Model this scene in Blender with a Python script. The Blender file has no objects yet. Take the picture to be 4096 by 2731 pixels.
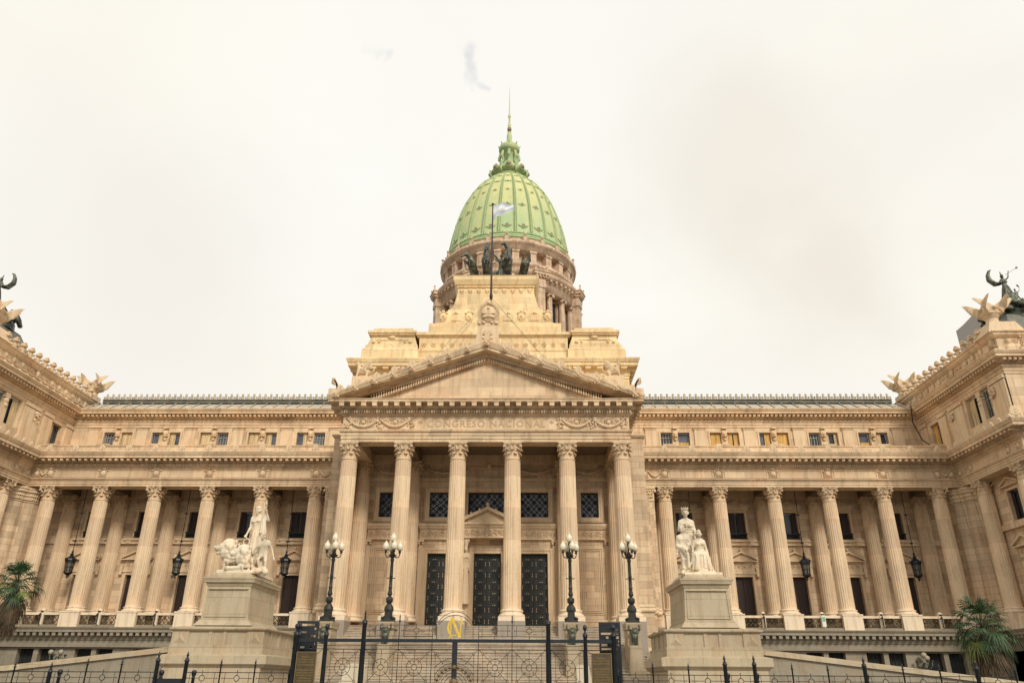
import bpy, math, random
from mathutils import Vector, Matrix
R=math.radians; PI=math.pi; sin=math.sin; cos=math.cos
random.seed(7)
S=bpy.context.scene; COL=S.collection
# ------------------------------------------------------------------ materials
M={}
def mat(name, col, rough=.8, metal=0, kind=None, **k):
    m=bpy.data.materials.new(name); m.use_nodes=True; nt=m.node_tree; N=nt.nodes; L=nt.links
    b=N['Principled BSDF']; b.inputs['Base Color'].default_value=(*col,1); b.inputs['Roughness'].default_value=rough; b.inputs['Metallic'].default_value=metal
    M[name]=m
    def nd(t,**a):
        n=N.new(t)
        for q,v in a.items(): setattr(n,q,v)
        return n
    tc=nd('ShaderNodeTexCoord'); geo=tc.outputs['Object']
    def noise(scale,detail=4,vec=None,rough=.55):
        n=nd('ShaderNodeTexNoise'); n.inputs['Scale'].default_value=scale; n.inputs['Detail'].default_value=detail; n.inputs['Roughness'].default_value=rough
        L.new(vec or geo,n.inputs['Vector']); return n.outputs['Fac']
    def mapv(sx,sy,sz):
        n=nd('ShaderNodeMapping'); n.inputs['Scale'].default_value=(sx,sy,sz); L.new(geo,n.inputs['Vector']); return n.outputs['Vector']
    def ramp(f,stops):
        r=nd('ShaderNodeValToRGB'); e=r.color_ramp.elements
        while len(e)<len(stops): e.new(.5)
        for q,(p,c) in enumerate(stops): e[q].position=p; e[q].color=(*c,1) if len(c)==3 else c
        L.new(f,r.inputs['Fac']); return r.outputs['Color']
    def mix(f,a,c,mode='MIX'):
        n=nd('ShaderNodeMix',data_type='RGBA',blend_type=mode)
        if isinstance(f,(int,float)): n.inputs[0].default_value=f
        else: L.new(f,n.inputs[0])
        for s_,v in ((6,a),(7,c)):
            if isinstance(v,tuple): n.inputs[s_].default_value=(*v,1)
            else: L.new(v,n.inputs[s_])
        return n.outputs[2]
    def bump(h,st=.3,d=.02):
        n=nd('ShaderNodeBump'); n.inputs['Strength'].default_value=st; n.inputs['Distance'].default_value=d; L.new(h,n.inputs['Height']); L.new(n.outputs['Normal'],b.inputs['Normal'])
    c=lambda f:tuple(x*f for x in col)
    if kind=='stone':
        bw,bh=k.get('block',(1.1,.42)); joint=k.get('joint',.25); var=k.get('var',.16)
        base=mix(ramp(noise(.55,6),[(.35,(0,0,0)),(.7,(1,1,1))]),c(1-var*.9),c(1+var*.35))
        pink=tuple(x*y for x,y in zip(col,(.98,.86,.80)))
        base=mix(ramp(noise(.9,3,mapv(1,1,.6)),[(.48,(0,0,0)),(.68,(.65,.65,.65))]),base,pink)
        if bw:
            sx=nd('ShaderNodeSeparateXYZ'); L.new(geo,sx.inputs[0]); ad=nd('ShaderNodeMath'); L.new(sx.outputs[0],ad.inputs[0]); L.new(sx.outputs[1],ad.inputs[1])
            cb=nd('ShaderNodeCombineXYZ'); L.new(ad.outputs[0],cb.inputs[0]); L.new(sx.outputs[2],cb.inputs[1])
            br=nd('ShaderNodeTexBrick'); br.inputs['Scale'].default_value=1; br.inputs['Brick Width'].default_value=bw; br.inputs['Row Height'].default_value=bh
            br.inputs['Mortar Size'].default_value=k.get('ms',.012); br.inputs['Mortar Smooth'].default_value=.3; br.inputs['Bias'].default_value=-.1
            v1=1+var*.55; br.inputs['Color1'].default_value=(v1,v1*.99,v1*.97,1); v2=1-var; br.inputs['Color2'].default_value=(v2,v2*.96,v2*.93,1)
            j=1-joint; br.inputs['Mortar'].default_value=(j,j*.95,j*.9,1)
            L.new(cb.outputs[0],br.inputs['Vector']); base=mix(1.0,base,br.outputs['Color'],'MULTIPLY')
        st=ramp(noise(1.3,6,mapv(2.2,2.2,.22),.65),[(.50,(1,1,1)),(.60,tuple(.45+.55*q for q in k.get('stain',(.66,.58,.5)))),(.78,k.get('stain',(.66,.58,.5)))])
        base=mix(.8,base,st,'MULTIPLY')
        fine=ramp(noise(9,5),[(.3,(.93,.93,.93)),(.7,(1.04,1.04,1.04))]); base=mix(1.0,base,fine,'MULTIPLY')
        ao=nd('ShaderNodeAmbientOcclusion') if False else None
        L.new(base,b.inputs['Base Color']); bump(noise(14,6),.35,.03)
    elif kind=='patina':     # green copper mixed to tan towards the top, broken up by noise
        sx=nd('ShaderNodeSeparateXYZ'); L.new(geo,sx.inputs[0]); mr=nd('ShaderNodeMapRange'); mr.inputs['From Min'].default_value=k['z0']; mr.inputs['From Max'].default_value=k['z1']; L.new(sx.outputs[2],mr.inputs['Value'])
        ad=nd('ShaderNodeMath'); ad.operation='MULTIPLY_ADD'; L.new(noise(.35,6,mapv(1,1,.5),.7),ad.inputs[0]); ad.inputs[1].default_value=1.6; ad.inputs[2].default_value=-.8
        a2=nd('ShaderNodeMath'); L.new(ad.outputs[0],a2.inputs[0]); L.new(mr.outputs[0],a2.inputs[1])
        base=mix(ramp(a2.outputs[0],[(.15,(0,0,0)),(.75,(1,1,1))]),col,k['c2'])
        base=mix(ramp(noise(1.2,6,mapv(1.5,1.5,.2),.7),[(.45,(0,0,0)),(.75,(.7,.7,.7))]),base,k['c3'])
        L.new(base,b.inputs['Base Color']); bump(noise(5,4),.3,.03)
    elif kind=='vary':
        f2=k.get('c2',c(.6)); sc=k.get('scale',2)
        base=mix(ramp(noise(sc,6,mapv(1,1,k.get('zs',1)),.65),[(k.get('lo',.38),(0,0,0)),(k.get('hi',.66),(1,1,1))]),col,f2)
        if 'c3' in k: base=mix(ramp(noise(sc*2.3,4,mapv(1,1,k.get('zs',1)*.6)),[(.5,(0,0,0)),(.75,(.85,.85,.85))]),base,k['c3'])
        L.new(base,b.inputs['Base Color']); bump(noise(sc*6,4),k.get('bs',.3),.02)
    elif kind=='glass':
        n=noise(.7,2); L.new(ramp(n,[(.3,c(.5)),(.7,c(1.3))]),b.inputs['Base Color'])
    elif kind=='wood':
        n=noise(3,4,mapv(3,3,.3)); L.new(ramp(n,[(.3,c(.6)),(.7,c(1.25))]),b.inputs['Base Color'])
    return m
ST=(.725,.56,.375)
mat('stone',ST,.8,kind='stone',block=(1.5,.62),joint=.2,var=.19,stain=(.62,.56,.48))
mat('ashlar',(.675,.52,.35),.8,kind='stone',block=(1.15,.46),joint=.36,var=.25,ms=.016)
mat('carved',(.725,.56,.37),.8,kind='stone',block=(0,0),var=.1)
mat('shaft',(.745,.58,.395),.7,kind='stone',block=(8,2.1),joint=.14,var=.17,ms=.008)
mat('pale',(.80,.665,.49),.7,kind='stone',block=(0,0),var=.08)
mat('flare_stone',(.82,.655,.39),.8,kind='stone',block=(1.5,.7),joint=.16,var=.16)  # golden lens flare over the tower put into its stone colour
mat('brown_stone',(.66,.50,.365),.85,kind='stone',block=(1.2,.5),joint=.2,var=.22,stain=(.45,.42,.3))
mat('granite',(.30,.265,.20),.7,kind='stone',block=(1.6,.62),joint=.25,var=.1,stain=(.7,.68,.62))  # grey granite, darkened further for the weaker light low on the facade
mat('grey_granite',(.33,.285,.235),.7,kind='stone',block=(0,0),var=.1)
mat('pedestal_stone',(.47,.395,.275),.75,kind='stone',block=(1.6,.72),joint=.3,var=.1,stain=(.7,.66,.58))
mat('marble',(.74,.64,.48),.6,kind='stone',block=(0,0),var=.22,stain=(.5,.42,.32))
mat('step_stone',(.44,.375,.29),.8,kind='stone',block=(1.5,5),joint=.3,var=.18)
mat('copper',(.42,.54,.29),.75,kind='patina',z0=51,z1=63,c2=(.60,.58,.27),c3=(.33,.45,.24))
mat('copper_dark',(.33,.46,.24),.7,kind='vary',c2=(.50,.53,.26),scale=.6)
mat('copper_red',(.36,.24,.19),.6,kind='vary',c2=(.28,.24,.17),scale=5)
mat('bronze',(.045,.045,.035),.5,.2,kind='vary',c2=(.26,.29,.21),scale=2.2,lo=.45,hi=.75,bs=.5)
mat('iron',(.014,.019,.024),.42,.3,kind='vary',c2=(.022,.026,.03),scale=5,bs=.1)
mat('lamp_iron',(.02,.022,.02),.5,.3,kind='vary',c2=(.045,.04,.032),scale=8)
mat('glass',(.035,.042,.055),.15,kind='glass')
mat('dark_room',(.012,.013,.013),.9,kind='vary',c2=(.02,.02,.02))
mat('blue_glass',(.11,.12,.15),.2,kind='glass')
mat('dark_opal',(.42,.36,.27),.5,kind='vary',c2=(.3,.26,.2),scale=5)  # darker opal for the wall lamp globes
mat('opal',(.74,.67,.52),.4,kind='vary',c2=(.64,.57,.43),scale=4,bs=0)
mat('lantern_glass',(.12,.11,.08),.3,kind='glass')
mat('door_bronze',(.018,.022,.022),.5,.2,kind='vary',c2=(.03,.033,.03),scale=4)
mat('door_stud',(.55,.42,.28),.5,kind='vary',c2=(.40,.30,.2),scale=4)
mat('brown_wood',(.035,.016,.012),.6,kind='wood')
mat('yellow_wood',(.62,.38,.11),.7,kind='wood')
mat('cream_wood',(.62,.47,.26),.7,kind='wood')
mat('brass',(.06,.045,.025),.5,.3,kind='vary',c2=(.10,.07,.035),scale=6)
mat('brass_edge',(.24,.16,.06),.4,.5,kind='vary',c2=(.22,.15,.06),scale=6)
mat('gilt',(.66,.43,.03),.5,.15,kind='vary',c2=(.80,.56,.08),scale=9,bs=.5)
mat('old_gilt',(.20,.13,.06),.5,.4,kind='vary',c2=(.1,.07,.04),scale=20)
mat('roof_metal',(.12,.12,.10),.7,kind='vary',c2=(.24,.22,.17),scale=1.6)
mat('zinc',(.52,.48,.40),.6,.1,kind='vary',c2=(.38,.35,.29),scale=2)
mat('cresting',(.50,.42,.31),.8,kind='vary',c2=(.33,.30,.22),scale=3)
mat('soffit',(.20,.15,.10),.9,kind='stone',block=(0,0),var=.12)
mat('grille_bronze',(.12,.085,.04),.6,.2,kind='vary',c2=(.07,.05,.03),scale=9)
mat('leaf',(.018,.05,.016),.55,kind='vary',c2=(.04,.09,.022),scale=3)
mat('leaf_yellow',(.13,.15,.025),.6,kind='vary',c2=(.10,.16,.03),scale=3)
mat('dead_leaf',(.12,.075,.035),.8,kind='vary',c2=(.05,.04,.025),scale=3)
mat('bark',(.06,.045,.03),.9,kind='vary',c2=(.10,.07,.045),scale=8,zs=.3,bs=.8)
mat('cloth_white',(.78,.79,.80),.9,kind='vary',c2=(.74,.73,.71),scale=1)
mat('cloth_blue',(.62,.68,.74),.9,kind='vary',c2=(.58,.65,.72),scale=1)
mat('asphalt',(.05,.05,.05),.9,kind='vary',c2=(.06,.058,.055),scale=8)
mat('paving',(.20,.18,.15),.9,kind='stone',block=(0,0),var=.1)
mat('concrete',(.22,.20,.18),.9,kind='vary',c2=(.19,.175,.16),scale=.1)
mat('green_sign',(.05,.38,.16),.6); mat('white_sign',(.72,.70,.62),.7); mat('graffiti',(.30,.48,.10),.8)
mat('inscription',(.50,.35,.20),.8); mat('plaque_text',(.32,.22,.07),.5,.3)
# ------------------------------------------------------------------ mesh builder
class MB:
    def __init__(s): s.v=[]; s.f=[]; s.m=[]; s.sm=[]; s.cur=0; s.smooth=False; s.T=None
    def add(s,vs,fs):
        b=len(s.v)
        if s.T is not None: vs=[s.T@Vector(p) for p in vs]
        s.v+= [tuple(p) for p in vs]; s.f+=[tuple(i+b for i in f) for f in fs]; s.m+=[s.cur]*len(fs); s.sm+=[s.smooth]*len(fs); return b
    def box(s,x0,x1,y0,y1,z0,z1):
        s.add([(x0,y0,z0),(x1,y0,z0),(x1,y1,z0),(x0,y1,z0),(x0,y0,z1),(x1,y0,z1),(x1,y1,z1),(x0,y1,z1)],[(3,2,1,0),(4,5,6,7),(0,1,5,4),(1,2,6,5),(2,3,7,6),(3,0,4,7)])
    def hexa(s,p): s.add(p,[(3,2,1,0),(4,5,6,7),(0,1,5,4),(1,2,6,5),(2,3,7,6),(3,0,4,7)])
    def frus(s,x,y,z0,z1,a0,b0,a1,b1):   # tapered box, half sizes
        s.hexa([(x-a0,y-b0,z0),(x+a0,y-b0,z0),(x+a0,y+b0,z0),(x-a0,y+b0,z0),(x-a1,y-b1,z1),(x+a1,y-b1,z1),(x+a1,y+b1,z1),(x-a1,y+b1,z1)])
    def lathe(s,prof,x=0,y=0,seg=24,a0=0,a1=2*PI,smooth=True):
        o=s.smooth; s.smooth=smooth; full=abs(a1-a0-2*PI)<1e-6; n=seg if full else seg+1; vs=[]
        for r,z in prof:
            for i in range(n):
                a=a0+(a1-a0)*i/seg; vs.append((x+r*cos(a),y+r*sin(a),z))
        fs=[]
        for j in range(len(prof)-1):
            for i in range(seg):
                i2=(i+1)%n; fs.append((j*n+i,j*n+i2,(j+1)*n+i2,(j+1)*n+i))
        s.add(vs,fs); s.smooth=o
    def tube(s,pts,r,seg=6,r1=None,caps=True):
        o=s.smooth; s.smooth=True; P=[Vector(p) for p in pts]; n=len(P); vs=[]
        up=Vector((0,0,1)); prev=None
        for i,p in enumerate(P):
            t=(P[min(i+1,n-1)]-P[max(i-1,0)]).normalized()
            if prev is None:
                q=Vector((0,0,1)) if abs(t.z)<.9 else Vector((1,0,0)); a=t.cross(q).normalized()
            else: a=(prev-t*prev.dot(t)).normalized()
            prev=a; b=t.cross(a); rr=r if r1 is None else r+(r1-r)*i/(n-1)
            if isinstance(r,(list,tuple)): rr=r[i]
            for k in range(seg):
                w=2*PI*k/seg; vs.append(p+a*(rr*cos(w))+b*(rr*sin(w)))
        fs=[(j*seg+i,j*seg+(i+1)%seg,(j+1)*seg+(i+1)%seg,(j+1)*seg+i) for j in range(n-1) for i in range(seg)]
        if caps: fs+=[tuple(range(seg-1,-1,-1)),tuple(range((n-1)*seg,n*seg))]
        s.add(vs,fs); s.smooth=o
    def ring(s,c,r,t,ax='y',seg=20,ts=5,a0=0,a1=2*PI):
        pts=[]; n=seg+1
        for i in range(n):
            a=a0+(a1-a0)*i/seg; d=(r*cos(a),r*sin(a))
            pts.append((c[0]+d[0],c[1],c[2]+d[1]) if ax=='y' else ((c[0],c[1]+d[0],c[2]+d[1]) if ax=='x' else (c[0]+d[0],c[1]+d[1],c[2])))
        s.tube(pts,t,ts,caps=abs(a1-a0)<6.2)
    def ball(s,c,r,sc=(1,1,1),u=8,v=6,M3=None):
        o=s.smooth; s.smooth=True; vs=[]; fs=[]
        for j in range(v+1):
            ph=PI*j/v
            for i in range(u):
                th=2*PI*i/u; p=Vector((sc[0]*r*sin(ph)*cos(th),sc[1]*r*sin(ph)*sin(th),sc[2]*r*cos(ph)))
                if M3: p=M3@p
                vs.append((c[0]+p.x,c[1]+p.y,c[2]+p.z))
        for j in range(v):
            for i in range(u): fs.append((j*u+i,j*u+(i+1)%u,(j+1)*u+(i+1)%u,(j+1)*u+i))
        s.add(vs,fs); s.smooth=o
    def cap(s,p0,p1,r0,r1=None):   # capsule
        r1=r0 if r1 is None else r1; P0=Vector(p0);P1=Vector(p1); d=P1-P0; L=d.length
        if L<1e-5: return s.ball(p0,r0)
        d/=L; ps=[];rs=[]
        for a in (-90,-60,-30,0): ps.append(P0+d*(r0*sin(R(a)))); rs.append(max(r0*cos(R(a)),1e-4))
        for a in (0,30,60,90): ps.append(P1+d*(r1*sin(R(a)))); rs.append(max(r1*cos(R(a)),1e-4))
        s.tube(ps,rs,8)
    def prism(s,poly,f0,f1):     # poly 2D list, f0/f1 map (a,b)->3D front/back
        n=len(poly); vs=[f0(*p) for p in poly]+[f1(*p) for p in poly]
        s.add(vs,[tuple(range(n)),tuple(range(2*n-1,n-1,-1))]+[(i,(i+1)%n,(i+1)%n+n,i+n) for i in range(n)])
    def plate(s,poly,y0,y1,dx=0,dz=0): s.prism(poly,lambda a,b:(a+dx,y0,b+dz),lambda a,b:(a+dx,y1,b+dz))
    def mold(s,path,prof,smooth=False,closed=False):
        n=len(path); ns=[]
        for i in range(n-1 if not closed else n):
            a=path[i]; b=path[(i+1)%n]; dx,dy=b[0]-a[0],b[1]-a[1]; l=math.hypot(dx,dy); ns.append((dy/l,-dx/l))
        vs=[]
        for i,p in enumerate(path):
            if closed: n1,n2=ns[i-1],ns[i]
            else: n1=ns[max(i-1,0)]; n2=ns[min(i,len(ns)-1)]
            k=1+n1[0]*n2[0]+n1[1]*n2[1]; m=((n1[0]+n2[0])/k,(n1[1]+n2[1])/k)
            for o,z in prof: vs.append((p[0]+m[0]*o,p[1]+m[1]*o,z))
        q=len(prof); fs=[]
        for i in range(n if closed else n-1):
            i2=(i+1)%n
            for j in range(q-1): fs.append((i*q+j,i2*q+j,i2*q+j+1,i*q+j+1))
        if not closed: fs+=[tuple(range(q)),tuple(range((n-1)*q,n*q))]
        s.add(vs,fs)
    def build(s,name,mats,parent=None,loc=None,rz=0):
        me=bpy.data.meshes.new(name); me.from_pydata(s.v,[],s.f)
        if not isinstance(mats,(list,tuple)): mats=[mats]
        for m in mats: me.materials.append(M[m])
        me.polygons.foreach_set('material_index',s.m); me.polygons.foreach_set('use_smooth',s.sm); me.update()
        return link(name,me,parent,loc,rz)
def link(name,me,parent=None,loc=None,rz=0,sc=None):
    o=bpy.data.objects.new(name,me); COL.objects.link(o)
    if parent is not None: o.parent=parent
    if loc: o.location=loc
    o.rotation_euler[2]=rz
    if sc: o.scale=sc
    return o
def tag(o,label=None,cat=None,group=None,kind=None):
    if label: o['label']=label
    if cat: o['category']=cat
    if group: o['group']=group
    if kind: o['kind']=kind
    return o
def thing(name,label,cat,loc=(0,0,0),rz=0,group=None):
    o=bpy.data.objects.new(name,None); COL.objects.link(o); o.location=loc; o.rotation_euler[2]=rz; o.empty_display_size=.3
    return tag(o,label,cat,group)
def kids(o): return [c for c in bpy.data.objects if c.parent==o]
def dup(o,loc=None,rz=None,label=None,parent=None,flip=False):
    c=o.copy(); COL.objects.link(c); c.parent=parent
    if loc is not None: c.location=loc
    if rz is not None: c.rotation_euler[2]=rz
    if flip: c.scale=(-c.scale[0],c.scale[1],c.scale[2])
    if label: c['label']=label
    for k in kids(o): dup(k,parent=c)
    return c
class Fr:     # wall frame: s along wall, o outwards, z up
    def __init__(f,o,d,n): f.o=o; f.d=d; f.n=n
    def p(f,s,o,z): return (f.o[0]+f.d[0]*s+f.n[0]*o,f.o[1]+f.d[1]*s+f.n[1]*o,z)
    def box(f,mb,s0,s1,o0,o1,z0,z1):
        p=f.p; mb.hexa([p(s0,o0,z0),p(s1,o0,z0),p(s1,o1,z0),p(s0,o1,z0),p(s0,o0,z1),p(s1,o0,z1),p(s1,o1,z1),p(s0,o1,z1)])
    def poly(f,mb,pts,o0,o1): mb.prism(pts,lambda a,b:f.p(a,o1,b),lambda a,b:f.p(a,o0,b))
    def teeth(f,mb,s0,s1,pitch,w,o0,o1,z0,z1):
        n=max(1,int(round((s1-s0)/pitch))); st=(s1-s0)/n
        for i in range(n):
            c=s0+st*(i+.5); f.box(mb,c-w/2,c+w/2,o0,o1,z0,z1)
    def ball(f,mb,s,o,z,r,sc=(1,1,1),u=8,v=6): mb.ball(f.p(s,o,z),r,sc if abs(f.n[1])>.5 else (sc[1],sc[0],sc[2]),u,v)
    def holes(f,mb,s0,s1,z0,z1,hs,depth):
        xs=sorted(set([s0,s1]+[h[0] for h in hs]+[h[1] for h in hs])); zs=sorted(set([z0,z1]+[h[2] for h in hs]+[h[3] for h in hs]))
        for i in range(len(xs)-1):
            for j in range(len(zs)-1):
                cx=(xs[i]+xs[i+1])/2; cz=(zs[j]+zs[j+1])/2
                if any(h[0]<cx<h[1] and h[2]<cz<h[3] for h in hs): continue
                mb.add([f.p(xs[i],0,zs[j]),f.p(xs[i+1],0,zs[j]),f.p(xs[i+1],0,zs[j+1]),f.p(xs[i],0,zs[j+1])],[(0,1,2,3)])
        for a,b,c,d in hs:
            q=[(a,c),(b,c),(b,d),(a,d)]
            for i in range(4):
                u,w=q[i],q[(i+1)%4]; mb.add([f.p(u[0],0,u[1]),f.p(w[0],0,w[1]),f.p(w[0],-depth,w[1]),f.p(u[0],-depth,u[1])],[(0,1,2,3)])
    def surround(f,mb,a,b,c,d,w,o,o0=0,bottom=True):
        f.box(mb,a-w,a,o0,o,c-(w if bottom else 0),d+w); f.box(mb,b,b+w,o0,o,c-(w if bottom else 0),d+w); f.box(mb,a,b,o0,o,d,d+w)
        if bottom: f.box(mb,a,b,o0,o,c-w,c)
    def ped(f,mb,c,z,hw,h,o,t=.12):    # little pediment
        f.box(mb,c-hw,c+hw,0,o,z,z+t*.7)
        f.poly(mb,[(c-hw*.9,z+t*.7),(c+hw*.9,z+t*.7),(c,z+h)],0,o*.45)
        for sg in (-1,1):
            f.poly(mb,[(c+sg*(hw+.03),z+t*.75),(c,z+h-t*.2),(c,z+h+t),(c+sg*(hw+.03),z+t*1.7)],.01,o+.02)
ICO=None
# ------------------------------------------------------------------ voxel sculpture
def sculpt(name,mb,mt,voxel,parent=None,loc=None,smooth=2):
    me=bpy.data.meshes.new('tmp'); me.from_pydata(mb.v,[],mb.f); me.update()
    o=bpy.data.objects.new('tmp',me); COL.objects.link(o)
    r=o.modifiers.new('r','REMESH'); r.mode='VOXEL'; r.voxel_size=voxel; r.use_smooth_shade=True
    if smooth: sm=o.modifiers.new('s','SMOOTH'); sm.factor=.5; sm.iterations=smooth
    dg=bpy.context.evaluated_depsgraph_get(); ev=o.evaluated_get(dg); m2=bpy.data.meshes.new_from_object(ev)
    bpy.data.objects.remove(o); bpy.data.meshes.remove(me)
    m2.name=name; m2.materials.clear(); m2.materials.append(M[mt])
    for p in m2.polygons: p.use_smooth=True
    return link(name,m2,parent,loc)
V=Vector
def hand(mb,w,tip,s):     # palm at w towards tip, five fingers
    w=V(w); d=(V(tip)-w).normalized(); a=d.cross(V((0,1,.2))).normalized()
    mb.cap(w,w+d*.06*s,.036*s,.042*s)
    for i,l in enumerate((.055,.068,.062,.048)):
        q=w+d*.075*s+a*((i-1.5)*.022*s); k=q+d*l*.6*s; mb.cap(q,k,.012*s); mb.cap(k,k+(d+V((0,-.6,-.3)))*l*.35*s,.011*s,.009*s)
    mb.cap(w+d*.03*s-a*.035*s,w+d*.07*s-a*.07*s,.014*s,.011*s)
def human(mb,J,s,female=False,curls=True,look=(0,-1,0),bald=False,crown=False):
    J={k:V(v) for k,v in J.items()}; L=V(look).normalized()
    h=J['head']; side=L.cross(V((0,0,1))).normalized()
    mb.ball(h,.1*s,(.86,1,1.22),12,10); mb.ball(h+L*.03*s-V((0,0,.06*s)),.07*s,(.8,.9,1.0),10,8)
    mb.cap(h+L*.095*s+V((0,0,.015*s)),h+L*.115*s-V((0,0,.025*s)),.012*s,.018*s)
    mb.cap(h+L*.1*s-V((0,0,.065*s))-side*.02*s,h+L*.1*s-V((0,0,.065*s))+side*.02*s,.011*s)
    mb.ball(h+L*.088*s-V((0,0,.105*s)),.024*s)
    for sg in (-1,1):
        mb.cap(h+L*.092*s+side*sg*.015*s+V((0,0,.035*s)),h+L*.085*s+side*sg*.055*s+V((0,0,.035*s)),.013*s,.01*s)
        mb.ball(h+side*sg*.088*s-V((0,0,.01*s)),.022*s,(.6,1,1.4))
    if curls:
        rs=random.Random(3)
        for i in range(46):
            a=rs.uniform(0,2*PI); e=rs.uniform(-.3,1.45); p=V((cos(a)*cos(e),sin(a)*cos(e),sin(e)))
            if p.dot(L)>.55 and e<.75: continue
            mb.ball(h+V((p.x*.098,p.y*.108,p.z*.13+.01))*s,rs.uniform(.022,.036)*s)
    if crown:
        for i in range(9):
            a=i*2*PI/9; mb.cap(h+V((cos(a)*.09,sin(a)*.09,.11))*s,h+V((cos(a)*.11,sin(a)*.11,.18))*s,.02*s,.014*s)
    nk=J['neck']; mb.cap(h-V((0,0,.07*s)),nk,.05*s,.062*s)
    sl,sr=J['shL'],J['shR']; mid=(sl+sr)/2; hip=J['hip']; wst=mid.lerp(hip,.58); ch=mid.lerp(hip,.22)
    mb.cap(nk,sl,.055*s,.068*s); mb.cap(nk,sr,.055*s,.068*s)
    d=(sr-sl).normalized()
    for t,w,r in ((.0,.75,.075),(.12,.8,.1),(.25,.75,.115),(.42,.6,.105),(.58,.5 if female else .56,.1),(.75,.55,.11),(.92,.62,.125),(1,.6,.125)):
        c=mid.lerp(hip,t); hw=(sr-sl).length/2*w
        mb.cap(c-d*(hw-.02*s),c+d*(hw-.02*s),r*s)
    f=L if abs(L.z)<.5 else V((0,-1,0))
    for sg in (-1,1):
        if female: mb.ball(ch+d*sg*.085*s+f*.095*s+V((0,0,.0)),.068*s,(1,1,1))
        else: mb.ball(ch+d*sg*.085*s+f*.07*s+V((0,0,.02*s)),.082*s,(1.1,.6,.7))
    if not female:
        for i in range(3): mb.cap(wst+f*.095*s+V((-.03*s,0,(i-1)*.05*s)),wst+f*.095*s+V((.03*s,0,(i-1)*.05*s)),.022*s)
    for q in 'LR':
        a,e,w=J['sh'+q],J['el'+q],J['ha'+q]
        mb.cap(a,a.lerp(e,.45),.066*s,.06*s); mb.cap(a.lerp(e,.4),e,.058*s,.044*s); mb.cap(e,e.lerp(w,.35),.046*s,.048*s); mb.cap(e.lerp(w,.3),w,.046*s,.03*s); hand(mb,w,w+(w-e),s)
        if 'kn'+q in J:
            hp=hip+(d*(.085*s) if q=='R' else -d*(.085*s)); k,ft=J['kn'+q],J['ft'+q]
            mb.cap(hp,hp.lerp(k,.5),.105*s,.09*s); mb.cap(hp.lerp(k,.45),k,.09*s,.062*s); mb.cap(k,k.lerp(ft,.3),.06*s,.065*s); mb.cap(k.lerp(ft,.28),ft,.064*s,.036*s)
            mb.ball(k+f*.03*s,.05*s); mb.cap(ft,ft+f*.16*s-V((0,0,.035*s)),.042*s,.028*s)
def drape(mb,a,b,ra,rb,n=18,r=.035,s=1,seed=1,sq=1):
    rs=random.Random(seed); a=V(a); b=V(b)
    mb.tube([a,a.lerp(b,.5),b],[ra*.93,(ra+rb)/2*.93,rb*.93],16)
    for i in range(n):
        t=2*PI*i/n+rs.uniform(-.12,.12); k=rs.uniform(.9,1.08); pts=[]
        for j in range(5):
            u=j/4; rr=(ra+(rb-ra)*u)*k; w=t+.12*sin(u*3+i); pts.append(a.lerp(b,u)+V((cos(w)*rr,sin(w)*rr*sq,0)))
        mb.tube(pts,[r*s*.6,r*s,r*s,r*s*1.1,r*s*1.1],6)
def wing(mb,root,tip,w,th=.03,n=7,bend=V((0,0,.2))):
    root=V(root); tip=V(tip); d=tip-root
    dn=V(w)
    for i in range(n):
        t=i/(n-1); st=root.lerp(tip,.05+.25*t)+dn*(.08*(1-t)); en=root.lerp(tip,.45+.55*t)+dn*(1-t)*.9; md=st.lerp(en,.5)+bend*(.5+.5*t)
        mb.tube([st,md,en],[th*1.6,th*1.9,th*.5],6)
    mb.tube([root,root.lerp(tip,.5)+bend,tip],[th*2.4,th*2.2,th*.6],6)
# ================================================================== BUILDING
B=thing('parliament_building','monumental cream stone palace with six column portico, pediment, long colonnaded wings and green copper dome','building')
W0,S1,DY=13.238,4.098,6.78
mir=lambda path,s: path if s>0 else [(-x,y) for x,y in reversed(path)]
def leaf(mb,ang,r0,r1,z0,z1,w,curl,bell):
    vs=[];fs=[]; n=6
    for j in range(n):
        t=j/(n-1); z=z0+(z1-z0)*min(1,t*1.18)-(curl*.9 if t>.9 else 0); r=bell(z)+.012+(curl*max(0,(t-.55)/.45)**2*1.5 if t>.5 else 0)
        ww=w*(1-.25*t)*(1.0 if t<.9 else .6)
        for q in (-1,-.4,0,.4,1):
            a=ang+q*ww/ max(r,.1)*.5; rr=r+ (.02 if q==0 else (-.015 if abs(q)<.9 else 0)); vs.append((rr*cos(a),rr*sin(a),z))
    for j in range(n-1):
        for i in range(4): fs.append((j*5+i,j*5+i+1,j*5+i+6,j*5+i+5))
    mb.add(vs,fs); b=len(mb.v)
    z=z0+(z1-z0); r=bell(z)+curl*.75
    mb.cap((r*cos(ang)-w*.28*sin(ang),r*sin(ang)+w*.28*cos(ang),z-curl*.35),(r*cos(ang)+w*.28*sin(ang),r*sin(ang)-w*.28*cos(ang),z-curl*.35),curl*.36)
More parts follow.
